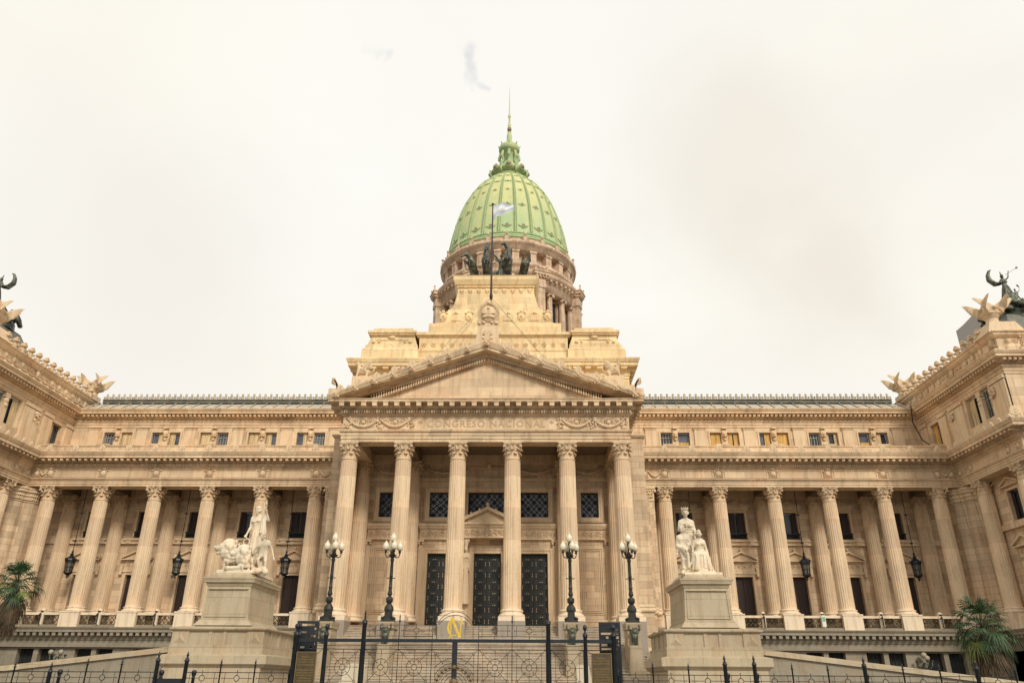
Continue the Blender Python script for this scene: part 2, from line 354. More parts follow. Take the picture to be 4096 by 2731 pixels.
def capital_mesh(r,h):      # origin at bottom centre
    mb=MB(); ab=r*1.36
    bell=lambda z: r*(.93+.05*(z/h)+.36*max(0,z/h-.55)**1.3)
    mb.lathe([(r*1.0,-.0),(r*1.1,.03*h),(r*1.1,.05*h),(r*.93,.08*h)]+[(bell(h*t/8),h*t/8) for t in range(1,8)]+[(bell(h*.88)*1.03,h*.88)],seg=20)
    mb.smooth=True
    for i in range(8): leaf(mb,PI/8+i*PI/4,0,0,.06*h,.40*h,r*.66,r*.24,bell)
    for i in range(8): leaf(mb,i*PI/4,0,0,.06*h,.66*h,r*.62,r*.32,bell)
    mb.smooth=False
    for i in range(4):
        a=PI/4+i*PI/2; c,sn=cos(a),sin(a); rr=r*1.5; z=.76*h
        for q in (-1,1):
            pts=[]
            for k in range(10):
                w=k/9*2.6*PI*1.0; rad=r*.21*(1-k/11); pts.append(((rr-r*.02+rad*sin(w)*.9)*c-q*r*.09*sn,(rr-r*.02+rad*sin(w)*.9)*sn+q*r*.09*c,z+rad*cos(w)))
            mb.tube([((r*1.0)*c-q*r*.3*sn,(r*1.0)*sn+q*r*.3*c,.52*h)]+pts,r*.062,5)
        mb.cap((rr*c,rr*sn,z),(rr*c-.001,rr*sn,z+.01),r*.15)
        a2=i*PI/2; 
        for q in (-1,1):
            mb.cap((r*1.02*cos(a2+q*.15),r*1.02*sin(a2+q*.15),.6*h),(r*1.2*cos(a2+q*.18),r*1.2*sin(a2+q*.18),.78*h),r*.07,r*.1)
        for k in range(6):
            b2=k*PI/3; mb.ball((r*1.27*cos(a2)-r*.1*cos(b2)*sin(a2),r*1.27*sin(a2)+r*.1*cos(b2)*cos(a2),.925*h+r*.1*sin(b2)),r*.085,u=6,v=4)
    pts=[]     # abacus, concave sides
    for i in range(4):
        a=PI/4+i*PI/2; n=a+PI/2
        c0=V((cos(a),sin(a)))*ab*1.30; c1=V((cos(n),sin(n)))*ab*1.30; t=(c1-c0).normalized(); m=V((cos(a+PI/4),sin(a+PI/4)))
        pts.append(c0+t*.1*r)
        for q in (.2,.35,.5,.65,.8): pts.append(c0.lerp(c1,q)-m*(ab*.17*(1-(2*q-1)**2)))
        pts.append(c1-t*.1*r)
    for z0,z1,k in ((.87*h,.93*h,.95),(.93*h,1.0*h,1.02)):
        mb.prism([(p.x*k,p.y*k) for p in pts],lambda a,b:(a,b,z1),lambda a,b:(a,b,z0))
    me=mb.build('capital','carved'); m=me.data; bpy.data.objects.remove(me); return m
def shaft_mesh(rb,rt,h,nf=22,half=False,mt='shaft'):
    mb=MB(); rows=7; k=5; vs=[]; n=nf*k
    for j in range(rows):
        t=j/(rows-1); r=rb+(rt-rb)*(t**1.6); z=h*t
        for i in range(n):
            a=2*PI*i/n; q=(i%k)/k; f=1-.05*sin(PI*q) if (0<q) else 1
            if j in (0,rows-1): f=1
            vs.append((r*f*cos(a),r*f*sin(a),z if j not in (1,rows-2) else (h*.018 if j==1 else h*.985)))
    fs=[(j*n+i,j*n+(i+1)%n,(j+1)*n+(i+1)%n,(j+1)*n+i) for j in range(rows-1) for i in range(n)]
    mb.add(vs,fs); o=mb.build('s',mt); m=o.data; bpy.data.objects.remove(o); return m
def base_mesh(r,h):
    mb=MB(); mb.lathe([(0,0),(r*1.32,0),(r*1.37,.12*h),(r*1.37,.26*h),(r*1.3,.36*h),(r*1.16,.4*h),(r*1.12,.55*h),(r*1.17,.66*h),(r*1.22,.74*h),(r*1.2,.85*h),(r*1.08,.9*h),(r*1.03,h),(r,h)],seg=32)
    o=mb.build('b','pale'); m=o.data; bpy.data.objects.remove(o); return m
def column(x,y,P,parent,name='column'):
    c=link(name,P['shaft'],parent,(x,y,P['z1'])); 
    link('capital',P['cap'],c,(0,0,P['z2']-P['z1'])); link('base',P['base'],c,(0,0,P['z0']-P['z1']))
    return c
PP=dict(z0=5.23,z1=5.70,z2=15.22); PP['shaft']=shaft_mesh(.60,.515,15.22-5.70); PP['cap']=capital_mesh(.515,16.42-15.22); PP['base']=base_mesh(.60,.47)
WP=dict(z0=5.97,z1=6.33,z2=13.9); WP['shaft']=shaft_mesh(.55,.47,13.9-6.33); WP['cap']=capital_mesh(.47,14.95-13.9); WP['base']=base_mesh(.55,.36)
def antefix_mesh(w,h,mt='carved'):
    mb=MB()
    for i in range(7):
        a=R(-66+22*i); l=h*(1-.28*abs(i-3)/3); mb.cap((0,0,h*.15),(sin(a)*l*.62,0,h*.15+cos(a)*l*.72),w*.05,w*.09)
    for q in (-1,1):
        mb.ball((q*w*.34,0,h*.12),w*.12,(1,.8,1),6,4); mb.ball((q*w*.18,0,h*.1),w*.1,(1,.8,1),6,4); mb.cap((q*w*.18,0,h*.05),(q*w*.5,0,h*.05),w*.05,w*.03)
    o=mb.build('a',mt); m=o.data; bpy.data.objects.remove(o); return m
AF=antefix_mesh(.85,.52); AFs=antefix_mesh(.42,.3); AFt=antefix_mesh(.34,.34)
def wreath(f,mb,s,z,r,o=.03):
    n=18
    for i in range(n):
        a=2*PI*i/n; f.ball(mb,s+cos(a)*r,o,z+sin(a)*r,r*.16,u=6,v=4)
def cart(f,mb,s,z,w,h,o=.04):      # cartouche / medallion with crest
    f.ball(mb,s,o*.3,z,1,(w*.33,.07+o,h*.36),12,8)
    for i in range(22):
        a=2*PI*i/22; f.ball(mb,s+cos(a)*w*.40,o,z+sin(a)*h*.43,w*.055,u=6,v=4)
    for q in (-1,1):
        f.ball(mb,s+q*w*.46,o,z+h*.34,w*.09,u=6,v=4); f.ball(mb,s+q*w*.4,o,z-h*.36,w*.08,u=6,v=4); f.ball(mb,s+q*w*.2,o,z+h*.53,w*.09,u=6,v=4)
    f.ball(mb,s,o,z+h*.56,w*.12,u=6,v=4)
def garland(f,mb,s0,s1,z,drop,r,o=.06,n=16):
    for i in range(n+1):
        t=i/n; x=s0+(s1-s0)*t; zz=z-drop*(1-(2*t-1)**2); k=.6+.6*(1-abs(2*t-1)); rs=random.random()
        f.ball(mb,x,o,zz,r*k,u=6,v=4); f.ball(mb,x+r*.5*rs,o+.03,zz+r*.7*(rs-.5),r*k*.6,u=5,v=4)
def scroll_relief(f,mb,s0,s1,z0,z1,seed=1,o=.03,dens=1):
    rs=random.Random(seed); h=z1-z0; n=max(1,int((s1-s0)/(h*.9)*dens)); st=(s1-s0)/n
    for i in range(n):
        c=s0+st*(i+.5); d=1 if i%2 else -1
        pts=[]
        for k in range(14):
            a=k/13*3.6*PI; r=h*.36*(1-k/15); pts.append(f.p(c+cos(a)*r,o,(z0+z1)/2+d*sin(a)*r))
        mb.tube(pts,h*.05,4)
        for k in range(8): f.ball(mb,c+rs.uniform(-.5,.5)*st,o,rs.uniform(z0+h*.12,z1-h*.12),h*rs.uniform(.05,.09),u=5,v=4)
# --- profiles (out, z)
ENT=[(-1.15,15.75),(-1.15,14.95),(0,14.95),(0,15.11),(.04,15.11),(.04,15.29),(.08,15.29),(.08,15.42),(.14,15.43),(.19,15.5),(.19,15.54),(.0,15.54),(.0,16.3),(.06,16.31),(.12,16.40),(.16,16.40),(.16,16.66),(.3,16.68),(.3,16.72),(.34,16.72),(.34,16.93),(.86,16.93),(.86,17.12),(.9,17.14),(.94,17.22),(1.0,17.36),(1.0,17.42),(-1.2,17.55)]
POD=[(-.3,3.61),(0,3.61),(0,4.04),(.05,4.06),(.1,4.2),(.12,4.3),(.12,4.56),(.55,4.56),(.55,4.72),(.6,4.76),(.66,4.86),(.66,4.9),(-.2,4.93)]
ATT=[(-.3,20.8),(.05,20.8),(.05,21.0),(.1,21.0),(.1,21.22),(.14,21.22),(.2,21.32),(.2,21.38),(.1,21.40),(.12,21.5),(.25,21.52),(.25,21.56),(.3,21.56),(.3,21.80),(.75,21.82),(.75,21.98),(.8,22.0),(.9,22.16),(.9,22.22),(-.2,22.3)]
def tint_window(f,parent,a,b,c,d,kind,depth=.3):
    """window part with pane, bars and shutters; kind codes: D dark, L/R leaf side shutters, Y yellow, C cream, H half blind"""
    fr=MB(); w=.05
    for (p,q,r_,t) in ((a,a+w,c,d),(b-w,b,c,d),(a,b,c,c+w),(a,b,d-w,d)): f.box(fr,p,q,-depth,-depth+.06,r_,t)
    o=fr.build('window','brown_wood' if kind[0]!='D' else 'roof_metal',parent)
    g=MB(); f.box(g,a+w,b-w,-depth-.05,-depth-.02,c+w,d-w); g.build('pane','blue_glass' if 'b' in kind else 'glass',o)
    m={'Y':'yellow_wood','C':'cream_wood','B':'brown_wood'}.get(kind[0])
    def shut(p,q,z0,z1,mt,bars=True):
        x=MB(); f.box(x,p,q,-depth+.065,-depth+.10,z0,z1); n=max(2,int((q-p)/.2))
        for i in range(n): 
            xc=p+(q-p)*(i+.5)/n; f.box(x,xc-.012,xc+.012,-depth+.10,-depth+.125,z0,z1)
        x.build('shutter',mt,o)
    if m:
        md=(a+b)/2
        if 'F' in kind: shut(a+w,md-.01,c+w,d-w,m); shut(md+.01,b-w,c+w,d-w,m)
        if 'S' in kind: shut(a+w,md-.05,c+w,d-w,m); shut(md+.06,b-w,c+w,d-w,m)
        if 'l' in kind: shut(a+w,md-.04,c+w,d-w,m)
        if 'r' in kind: shut(md-.02,b-w,c+w,d-w,m)
        if 'h' in kind: shut(a+w,b-w,c+w,c+(d-c)*.42,m)
        if 'e' in kind: shut(a+w,a+.25*(b-a),c+w,d-w,m); shut(b-.3*(b-a),b-w,c+w,d-w,m)
    if kind[0]=='D':
        x=MB()
        for i in (1,2,3): xc=a+(b-a)*i/4; f.box(x,xc-.014,xc+.014,-depth+.02,-depth+.05,c,d)
        f.box(x,a,b,-depth+.02,-depth+.05,c+(d-c)*.7,c+(d-c)*.7+.03); x.build('window_bars','zinc',o)
    return o
grill=MB()
def lattice(mb,x0,x1,z0,z1,nx,nz,t=.013,y=0):
    for i in range(nx):
        for j in range(nz):
            a,b=x0+(x1-x0)*i/nx,x0+(x1-x0)*(i+1)/nx; c,d=z0+(z1-z0)*j/nz,z0+(z1-z0)*(j+1)/nz
            mb.tube([(a,y,c),(b,y,d)],t,4); mb.tube([(a,y,d),(b,y,c)],t,4)
            if (i+j)%2==0: mb.tube([((a+b)/2,y,c),((a+b)/2,y,d)],t,4); mb.tube([(a,y,(c+d)/2),(b,y,(c+d)/2)],t,4)
    mb.box(x0,x1,y-.02,y+.02,z0,z0+.03); mb.box(x0,x1,y-.02,y+.02,z1-.03,z1); mb.box(x0,x0+.03,y-.021,y+.021,z0+.03,z1-.03); mb.box(x1-.03,x1,y-.021,y+.021,z0+.03,z1-.03)
lattice(grill,-.615,.615,5.07,5.72,4,2,.026); _g=grill.build('g','grille_bronze'); GR=_g.data; bpy.data.objects.remove(_g)
lw=MB(); lattice(lw,-.6,.6,0,.34,6,1,.018); lw.box(-.66,.66,-.03,.03,.34,.4); _g=lw.build('g','iron'); GW=_g.data; bpy.data.objects.remove(_g)
ATW={1:['D','YhDb','YF','YS','Yrb','YF','D','Ce','Yhb','Cl'],-1:['Clb','Crb','Cl','Yb0','CF','Cr','Db','CF','Ceb','Cr']}
ATW[-1]=['Db','Clb','Crb','CF','Db','CF','Crb','Clb','CF','Db']
for s in (1,-1):
    F=Fr((0,6.2),(s,0),(0,-1)); FR=Fr((s*35.2,0),(0,1),(-s,0)); FF=Fr((0,-2.0),(s,0),(0,-1))
    # ---- main entablature
    mb=MB(); mb.mold(mir([(11.3,6.2),(35.2,6.2),(35.2,-2),(53,-2)],s),ENT)
    f=F
    F.teeth(mb,11.4,34.85,.142,.08,.16,.28,16.46,16.64); F.teeth(mb,11.4,34.3,.4685,.2,.34,.78,16.74,16.92)
    for k in range(49): F.ball(mb,11.4+.4685*(k+.5),.72,16.78,.085,u=6,v=4)
    FR.teeth(mb,-1.9,5.9,.142,.08,.16,.28,16.46,16.64); FR.teeth(mb,-2.4,5.3,.4685,.2,.34,.78,16.74,16.92)
    for k in range(16): FR.ball(mb,-2.4+.4813*(k+.5),.72,16.78,.085,u=6,v=4)
    FF.teeth(mb,35,41,.142,.08,.16,.28,16.46,16.64); FF.teeth(mb,35,41,.4685,.2,.34,.78,16.74,16.92)
    F.teeth(mb,11.4,35.1,.07,.04,.14,.2,15.44,15.5)
    mb.build('entablature','stone',B)
    mb=MB()
    for i in range(6):
        c=W0+S1*i; md=MB(); cart(F,md,c,15.93,.72,.66,.07); md.build('frieze_medallion','carved',B)
        if i<5:
            for (a,b,c0,d0) in ((c+.45,c+S1-.45,15.62,15.66),(c+.45,c+S1-.45,16.2,16.24),(c+.45,c+.49,15.66,16.2),(c+S1-.49,c+S1-.45,15.66,16.2)): F.box(mb,a,b,0,.045,c0,d0)
    for c in (11.75,34.75): cart(F,mb,c,15.9,.62,.62,.07)
    garland(F,mb,12.05,12.95,16.15,.4,.09); garland(F,mb,34.0,34.5,16.15,.35,.09); scroll_relief(F,mb,33.95,34.6,15.6,16.25,2)
    cart(FR,mb,5.75,15.9,.45,.5); cart(FR,mb,4.3,15.93,.55,.56); scroll_relief(FR,mb,4.6,5.5,15.6,16.25,3); cart(FR,mb,-.4,15.93,.55,.56); cart(FR,mb,-1.5,15.93,.5,.5)
    for (a,b,c0,d0) in ((.1,3.9,15.62,15.66),(.1,3.9,16.2,16.24)): FR.box(mb,a,b,0,.03,c0,d0)
    mb.build('frieze_ornament','carved',B)
    # ---- parapet over entablature
    mb=MB(); F.box(mb,11.3,35.4,-.5,-.1,17.44,18.1); F.box(mb,11.3,35.4,-.54,-.04,18.1,18.18)
    FR.box(mb,-1.95,6.1,-.5,-.1,17.44,17.75); FF.box(mb,35.3,53,-.5,-.1,17.44,17.75)
    for k in range(6):
        c=W0+S1*k+.6; F.box(mb,c-.5,c+.5,-.6,-.02,18.18,18.3)
    par=mb.build('parapet','stone',B)
    for k in range(11): 
        x=W0+S1*.5*k; o=link('antefix',AF,par,(s*x,5.3,17.4)); 
        if k<10: link('small_antefix',AFs,par,(s*(x+S1*.25),5.3,17.4))
    for k in range(9): link('antefix',AF,par,(s*34.35,5.0-k*.93,17.4),rz=PI/2,sc=(.8,.8,.8))
    for k in range(4): link('antefix',AF,par,(s*(34.6+k*1.9),-2.9,17.4),sc=(1.3,1.3,1.5) if k==0 else None)
    # ---- gallery back wall
    FB=Fr((0,10.2),(s,0),(0,-1)); mb=MB(); hs=[]; bays=[W0+S1*(i+.5) for i in range(5)]
    for c in bays: hs+=[(c-.66,c+.66,11.8,13.83),(c-.74,c+.74,4.96,8.95)]
    FB.holes(mb,11.3,37.5,4.95,15.75,hs,.35)
    wall=mb.build('gallery_wall','ashlar',B)
    mb=MB()
    for c in bays:
        FB.surround(mb,c-.66,c+.66,11.8,13.83,.16,.06,bottom=False); FB.box(mb,c-1.05,c+1.05,0,.2,13.99+.25,14.42); FB.box(mb,c-.95,c+.95,0,.1,14.02,14.235)
        FB.poly(mb,[(c-1.0,14.42),(c+1.0,14.42),(c,14.75)],0,.1); FB.ball(mb,c,.12,14.7,.12); 
        for q in (-.9,.9): FB.ball(mb,c+q,.12,14.5,.08)
        FB.surround(mb,c-.74,c+.74,4.96,8.95,.18,.07,bottom=False); FB.box(mb,c-1.02,c+1.02,0,.14,9.14,9.28); FB.box(mb,c-.98,c+.98,0,.1,9.28,9.38); FB.box(mb,c-.95,c+.95,0,.06,9.38,9.95)
        scroll_relief(FB,mb,c-.9,c+.9,9.5,9.9,4,.08); FB.box(mb,c-1.05,c+1.05,0,.16,9.95,10.03); FB.ped(mb,c,10.05,1.2,.68,.34); FB.ball(mb,c,.2,10.95,.11)
        for q in (-1.12,1.12): FB.ball(mb,c+q,.25,10.35,.1,(.8,1,1.5)); FB.box(mb,c+q-.1,c+q+.1,0,.18,8.9,9.6); FB.ball(mb,c+q,.16,9.0,.12)
        FB.box(mb,c-1.5,c+1.5,0.001,.2,11.28,11.36); FB.box(mb,c-1.35,c+1.35,0,.26,11.55,11.72)
        for q in (-1,1): FB.box(mb,c+q*1.0-.2,c+q*1.0+.2,0,.22,11.36,11.55)
    FB.box(mb,11.3,37,0,.12,11.30,11.69); FB.box(mb,11.3,37,0,.1,14.95,15.75)
    mb.build('stone_trim','carved',B)
    for i,c in enumerate(bays):
        o=tint_window(FB,B,c-.66,c+.66,11.8,13.83,'B'+('e' if (i+(s>0))%2 else 'S'),.3); g=link('window_guard',GW,o,(s*c,10.13,11.8),sc=(1.15,1,1.1))
        d=MB(); FB.box(d,c-.74,c+.74,-.34,-.28,4.96,8.95)
        dr=d.build('door','brown_wood',B)
        for q in (-1,1):
            l=MB(); FB.box(l,c+q*.37-.33,c+q*.37+.33,-.275,-.24,5.0,8.88)
            for k in range(5): FB.box(l,c+q*.37-.3+k*.14,c+q*.37-.27+k*.14,-.24,-.215,5.1,8.8)
            l.build('door_leaf','brown_wood',dr)
    # ---- columns front & back
    pedm=MB(); pedm.box(-.68,.68,-.75,.7,4.93,5.88); pedm.box(-.72,.72,-.79,.74,5.88,5.97); _g=pedm.build('p','pale'); PM=_g.data; bpy.data.objects.remove(_g)
    for i in range(6):
        x=s*(W0+S1*i); c=column(x,DY,WP,B); link('plinth',PM,c,(0,0,-WP['z1']))
        c=column(x,9.85,WP,B,'wall_column'); 
    mb=MB()
    for i in range(6):
        c=W0+S1*i; F.box(mb,c-.45,c+.45,-3.9,-1.15,14.96,15.7); FB.box(mb,c-.62,c+.62,0.0,.42,4.95,5.97)
    F.box(mb,11.3,37,-4.0,-1.15,15.7,15.9)
    for i in range(5):
        c=bays[i]
        for q in range(3): F.box(mb,c-1.5+.12*q,c+1.5-.12*q,-3.5+.12*q,-1.4-.12*q,15.62-.03*q,15.70)
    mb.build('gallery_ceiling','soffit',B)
    # ---- podium
    PO=Fr((0,6.5),(s,0),(0,-1)); mb=MB(); hs=[]
    lb=[W0+S1*(i+.5)-.03 for i in range(-1,5)]
    for c in lb[1:]: hs+=[(c-1.33,c-.17,.9,3.5),(c+.17,c+1.33,.9,3.5)]
    PO.holes(mb,11.3,37,0,3.62,hs,.5); mb.box(*sorted((s*36.2,s*36.3)),-2,6.5,0,3.62); 
    pw=mb.build('podium_wall','granite',B)
    mb=MB(); mb.mold(mir([(11.3,6.2),(35.6,6.2),(35.6,-2.2),(53,-2.2)],s),POD); F.teeth(mb,11.4,35,.455,.23,.12,.5,4.33,4.55); FX=Fr((s*35.6,0),(0,1),(-s,0)); FX.teeth(mb,-2.4,5.6,.455,.23,.12,.5,4.33,4.55)
    F.box(mb,11.3,36,-.35,.06,4.91,5.07)
    mb.build('podium_cornice','granite',B)
    mb=MB(); F.box(mb,11.3,36,-4,-.35,4.6,4.95); 
    for (xa,xb,ya,yb) in ((36.2,53,-1.5,12),): mb.box(min(s*xa,s*xb),max(s*xa,s*xb),ya,yb,0,4.9)
    mb.build('gallery_floor','granite',B)
    for c in lb[1:]:
        for q in (-.75,.75):
            o=MB(); PO.box(o,c+q-.58,c+q+.58,-.49,-.44,.9,3.5); w=o.build('basement_window','dark_room',B); b_=MB()
            for k in range(1,4): PO.box(b_,c+q-.58+k*.29-.015,c+q-.58+k*.29+.015,-.42,-.39,.9,3.5)
            PO.box(b_,c+q-.58,c+q+.58,-.41,-.38,2.6,2.64); b_.build('window_bars','iron',w)
    # ---- balustrade
    mb=MB()
    for i in range(5):
        c0=W0+S1*i+.68; c1=W0+S1*(i+1)-.68; m=(c0+c1)/2
        F.box(mb,c0,m-.13,-.28,-.02,5.72,5.88); F.box(mb,m+.13,c1,-.28,-.02,5.72,5.88); bp=MB(); F.box(bp,m-.13,m+.13,-.3,.03,5.07,6.0); bp.tube([F.p(m,-.3,6.0),F.p(m,.03,6.0)],.13,10); bp.build('balustrade_post','pale',B)
    F.box(mb,11.9,W0-.68,-.28,-.02,5.07,5.88); F.box(mb,W0+5*S1+.68,35.9,-.28,-.02,5.72,5.88)
    bal=mb.build('balustrade','pale',B)
    for i in range(5):
        c0=W0+S1*i+.68; c1=W0+S1*(i+1)-.68; m=(c0+c1)/2
        for q in ((c0+m-.13)/2,(c1+m+.13)/2): link('grille',GR,bal,(s*q,6.35,0))
    # ---- attic storey
    FA=Fr((0,10.0),(s,0),(0,-1)); mb=MB(); ac=[15.1+4.05*i for i in range(5)]; hs=[]
    for c in ac: hs+=[(c-1.2,c-.26,19.0,20.38),(c+.24,c+1.18,19.0,20.38)]
    FA.holes(mb,11.3,35.3,17.6,20.85,hs,.35)
    FS=Fr((s*35.3,0),(0,1),(-s,0)); FS.holes(mb,-2.0,10,17.6,20.85,[(7.1,8.5,18.6,20.4),(.2,3.2,18.55,20.72)],.9 if False else .35)
    FT=Fr((0,-2.0),(s,0),(0,-1)); FT.box(mb,35.3,53,-.1,0,17.6,20.85)
    F.box(mb,11.3,35.2,-3.9,-.5,17.5,17.6)
    at=mb.build('attic_wall','stone',B)
    mb=MB(); mb.mold(mir([(11.3,10.0),(35.3,10.0),(35.3,-2.0),(53,-2.0)],s),ATT)
    FA.teeth(mb,11.4,34.4,.36,.2,.3,.62,21.6,21.8); FS.teeth(mb,-2.3,9,.36,.2,.3,.62,21.6,21.8); FT.teeth(mb,35,41,.36,.2,.3,.62,21.6,21.8); FA.teeth(mb,11.4,34.9,.12,.07,.1,.2,21.42,21.5)
    for k in range(5): FS.ball(mb,0,.2,21,.01)
    FA.box(mb,11.3,35.3,.2,.7,22.1,22.215)
    mb.build('attic_cornice','flare_stone' if False else 'stone',B)
    mb=MB()
    for i in range(6):
        c=15.1+4.05*i-2.02; 
        FA.box(mb,c-.45,c+.45,0,.12,18.0,20.6); FA.box(mb,c-.5,c+.5,0,.17,20.6,20.66); scroll_relief(FA,mb,c-.45,c+.45,20.64,20.8,5,.15,.8); FA.box(mb,c-.55,c+.55,0,.2,20.74,20.8)
    for i,c in enumerate(ac):
        FA.surround(mb,c-1.2,c+1.18,19.0,20.38,.12,.06,bottom=False); FA.box(mb,c-.26,c+.24,0,.1,18.5,19.6); FA.box(mb,c-.2,c+.18,0,.2,20.0,20.5); FA.ball(mb,c-.01,.2,20.2,.17); FA.ball(mb,c-.01,.26,20.02,.1); FA.ball(mb,c-.01,.14,19.75,.13); FA.box(mb,c-.2,c+.18,0,.3,20.66,20.8)
    for a,b in ((9.0,9.9),(5.9,7.0),(3.5,5.3),(-1.9,-.2)): FS.box(mb,a,b,0,.14,17.6,20.5); FS.box(mb,a-.04,b+.04,0,.2,20.55,20.8); scroll_relief(FS,mb,a,b,20.5,20.75,6,.16,.7)
    for y in (5.0,.05-.5): 
        for k in range(14): FS.ball(mb,y+random.uniform(-.3,.3),.24,20.35-random.random()*.7*(1),.1,u=6,v=4)
    FS.box(mb,7.1,8.5,-.05,.06,20.4,20.52)
    FS.box(mb,1.2,1.7,-.3,.02,18.0,20.0); FS.ball(mb,1.45,-.1,20.15,.25); FS.ball(mb,1.45,-.05,19.8,.2); FS.box(mb,1.2,1.7,-.3,.05,20.35,20.7)
    mb.build('attic_pilasters','carved',B)
    for i,c in enumerate(ac):
        for q in (0,1):
            a,b=((c-1.2,c-.26),(c+.24,c+1.18))[q]; tint_window(FA,B,a,b,19.0,20.38,ATW[s][i*2+q],.28)
    tint_window(FS,B,7.1,8.5,18.6,20.4,'Cl' if s<0 else 'Yr',.3); tint_window(FS,B,.25,1.2,18.6,20.6,'Dx',.33); tint_window(FS,B,1.7,3.15,18.6,20.6,'Cr',.33)
    # ---- wing roof
    mb=MB(); mb.add([FA.p(11.3,.3,22.22),FA.p(34.6,.3,22.22),FA.p(34.6,-2.0,23.6),FA.p(11.3,-2.0,23.6)],[(0,1,2,3)])
    for k in range(24): x=11.8+k; mb.tube([FA.p(x,.3,22.28),FA.p(x,-1.95,23.64)],.06,4)
    rf=mb.build('roof','zinc',B)
    for k in range(23): link('gutter_antefix',AFt,rf,(s*(12.3+k),9.2,22.35),sc=(.8,1,.55))
    mb=MB(); FA.box(mb,11.3,34.35,-2.3,-1.85,23.5,23.62); FA.box(mb,11.3,34.35,-2.3,-1.7,23.62,23.7); FA.box(mb,11.3,34.35,-2.3,-1.78,23.7,23.86); FA.teeth(mb,11.3,34.3,1.0,.12,-1.85,-1.7,23.5,23.6); FA.box(mb,11.3,34.35,-2.3,-1.68,23.86,23.92)
    mb.build('ridge_beam','roof_metal',rf)
    mb=MB()
    for k in range(46):
        x=11.6+k*.5; p=FA.p
        mb.ball(p(x,-1.9,24.4),.11,(1,.6,1),6,4); mb.cap(p(x,-1.9,23.9),p(x,-1.9,24.3),.08,.09); mb.ball(p(x,-1.9,24.2),.15,(1,.6,.6),6,4); mb.cap(p(x-.1,-1.9,24.02),p(x+.1,-1.9,24.02),.06)
        mb.cap(p(x+.25,-1.9,23.9),p(x+.25,-1.9,24.12),.06); mb.ball(p(x+.25,-1.9,24.18),.085,u=6,v=4); mb.tube([p(x,-1.9,24.0),p(x+.12,-1.9,24.16),p(x+.25,-1.9,24.02)],.025,4)
    mb.build('roof_crest','cresting',rf)
    # ---- pavilion upper parapet
    mb=MB(); mb.mold(mir([(42,12.9),(35.5,12.9),(35.5,-1.8),(53,-1.8)],s),[(-.4,22.2),(0,22.2),(0,22.35),(-.04,22.4),(-.04,23.55),(.05,23.6),(.2,23.75),(.2,23.85),(.32,23.95),(.32,24.02),(-.5,24.1)])
    FQ=Fr((s*35.5,0),(0,1),(-s,0)); FQ2=Fr((0,-1.8),(s,0),(0,-1))
    for k in range(16): 
        y=-1.5+k*.9; FQ.ball(mb,y,.04,22.72,.17,(.5,1,.5)); FQ.ball(mb,y,.02,22.72,.2,(1,.6,1)); FQ.box(mb,y-.16,y+.16,-.04,.04,22.4,22.5)
    for k in range(7): FQ2.ball(mb,36.2+k*.95,.02,22.72,.2,(1,.6,1)); FQ2.box(mb,36.2+k*.95-.16,36.2+k*.95+.16,-.04,.04,22.4,22.5)
    FQ.box(mb,-1.8,12.9,-.04,.03,22.98,23.05)
    for y in (.3,1.3,2.3,6.2,7.2,8.2,9.2,10.2,11.2,12.2): FQ.ball(mb,y,-.03,23.3,.26,(.8,.5,1)); mb.ring(FQ.p(y,0,23.3),.27,.035,'x',16,4)
    cart(FQ,mb,4.2,23.3,.62,.75,.06); scroll_relief(FQ,mb,4.6,5.8,23.1,23.55,8); scroll_relief(FQ,mb,2.7,3.8,23.1,23.55,9); cart(FQ,mb,-1.2,23.4,.8,.9,.06); cart(FQ2,mb,37.6,23.3,1.0,.85,.1); scroll_relief(FQ2,mb,36,37,23.1,23.6,8); scroll_relief(FQ2,mb,38.2,39.3,23.1,23.6,8)
    up=mb.build('upper_parapet','stone',B)
    fm=MB(); fm.cap((0,0,0),(0,0,.4),.12,.1); fm.ball((0,-.02,.55),.2,(1,.9,1)); fm.ball((0,-.12,.68),.1); fm.ball((0,-.16,.5),.09); fm.tube([(0,.1,.2),(0,.35,.35),(0,.5,.15)],.08,6); fm.ball((0,.45,.28),.13); fm.ball((.15,0,.25),.1); fm.ball((-.15,0,.25),.1)
    _g=fm.build('f','carved'); FM=_g.data; bpy.data.objects.remove(_g)
    for k in range(13): link('finial',FM,up,(s*35.35,-.3+k*.97,24.02),rz=R(-50*s),sc=(1.35,1.35,1.05))
    # corner pedestal and dark roof trophy
    mb=MB(); mb.frus(s*36.4,-.9,24.0,24.9,1.3,1.0,.9,.75); mb.build('corner_block','carved',B); mb=MB(); mb.box(*sorted((s*35.3,s*36.9)),11.4,13.0,24.0,24.45)
    mb.build('corner_block','carved',B)
    # ---- corner pier and return wall
    plan=[(34.65,8.5),(34.62,7.9),(34.78,7.3),(34.86,6.95),(35.02,6.72),(35.22,6.62),(35.36,6.45),(35.40,6.15),(35.55,5.92),(35.75,5.82),(35.86,5.6),(35.88,5.3),(36.0,5.05),(36.3,4.95),(36.6,4.95)]
    mb=MB(); mb.mold(mir([(x,y) for x,y in plan],s),[(0,4.9),(.06,4.9),(.1,5.9),(.14,5.95),(.14,6.15),(0,6.3),(0,13.75)]); mb.build('corner_pier','ashlar',B)
    mb=MB(); mb.mold(mir(plan,s),[(0,13.75),(.07,13.8),(.07,13.86),(0,13.9),(.02,14.5),(.12,14.8),(.2,14.8),(.2,14.95)])
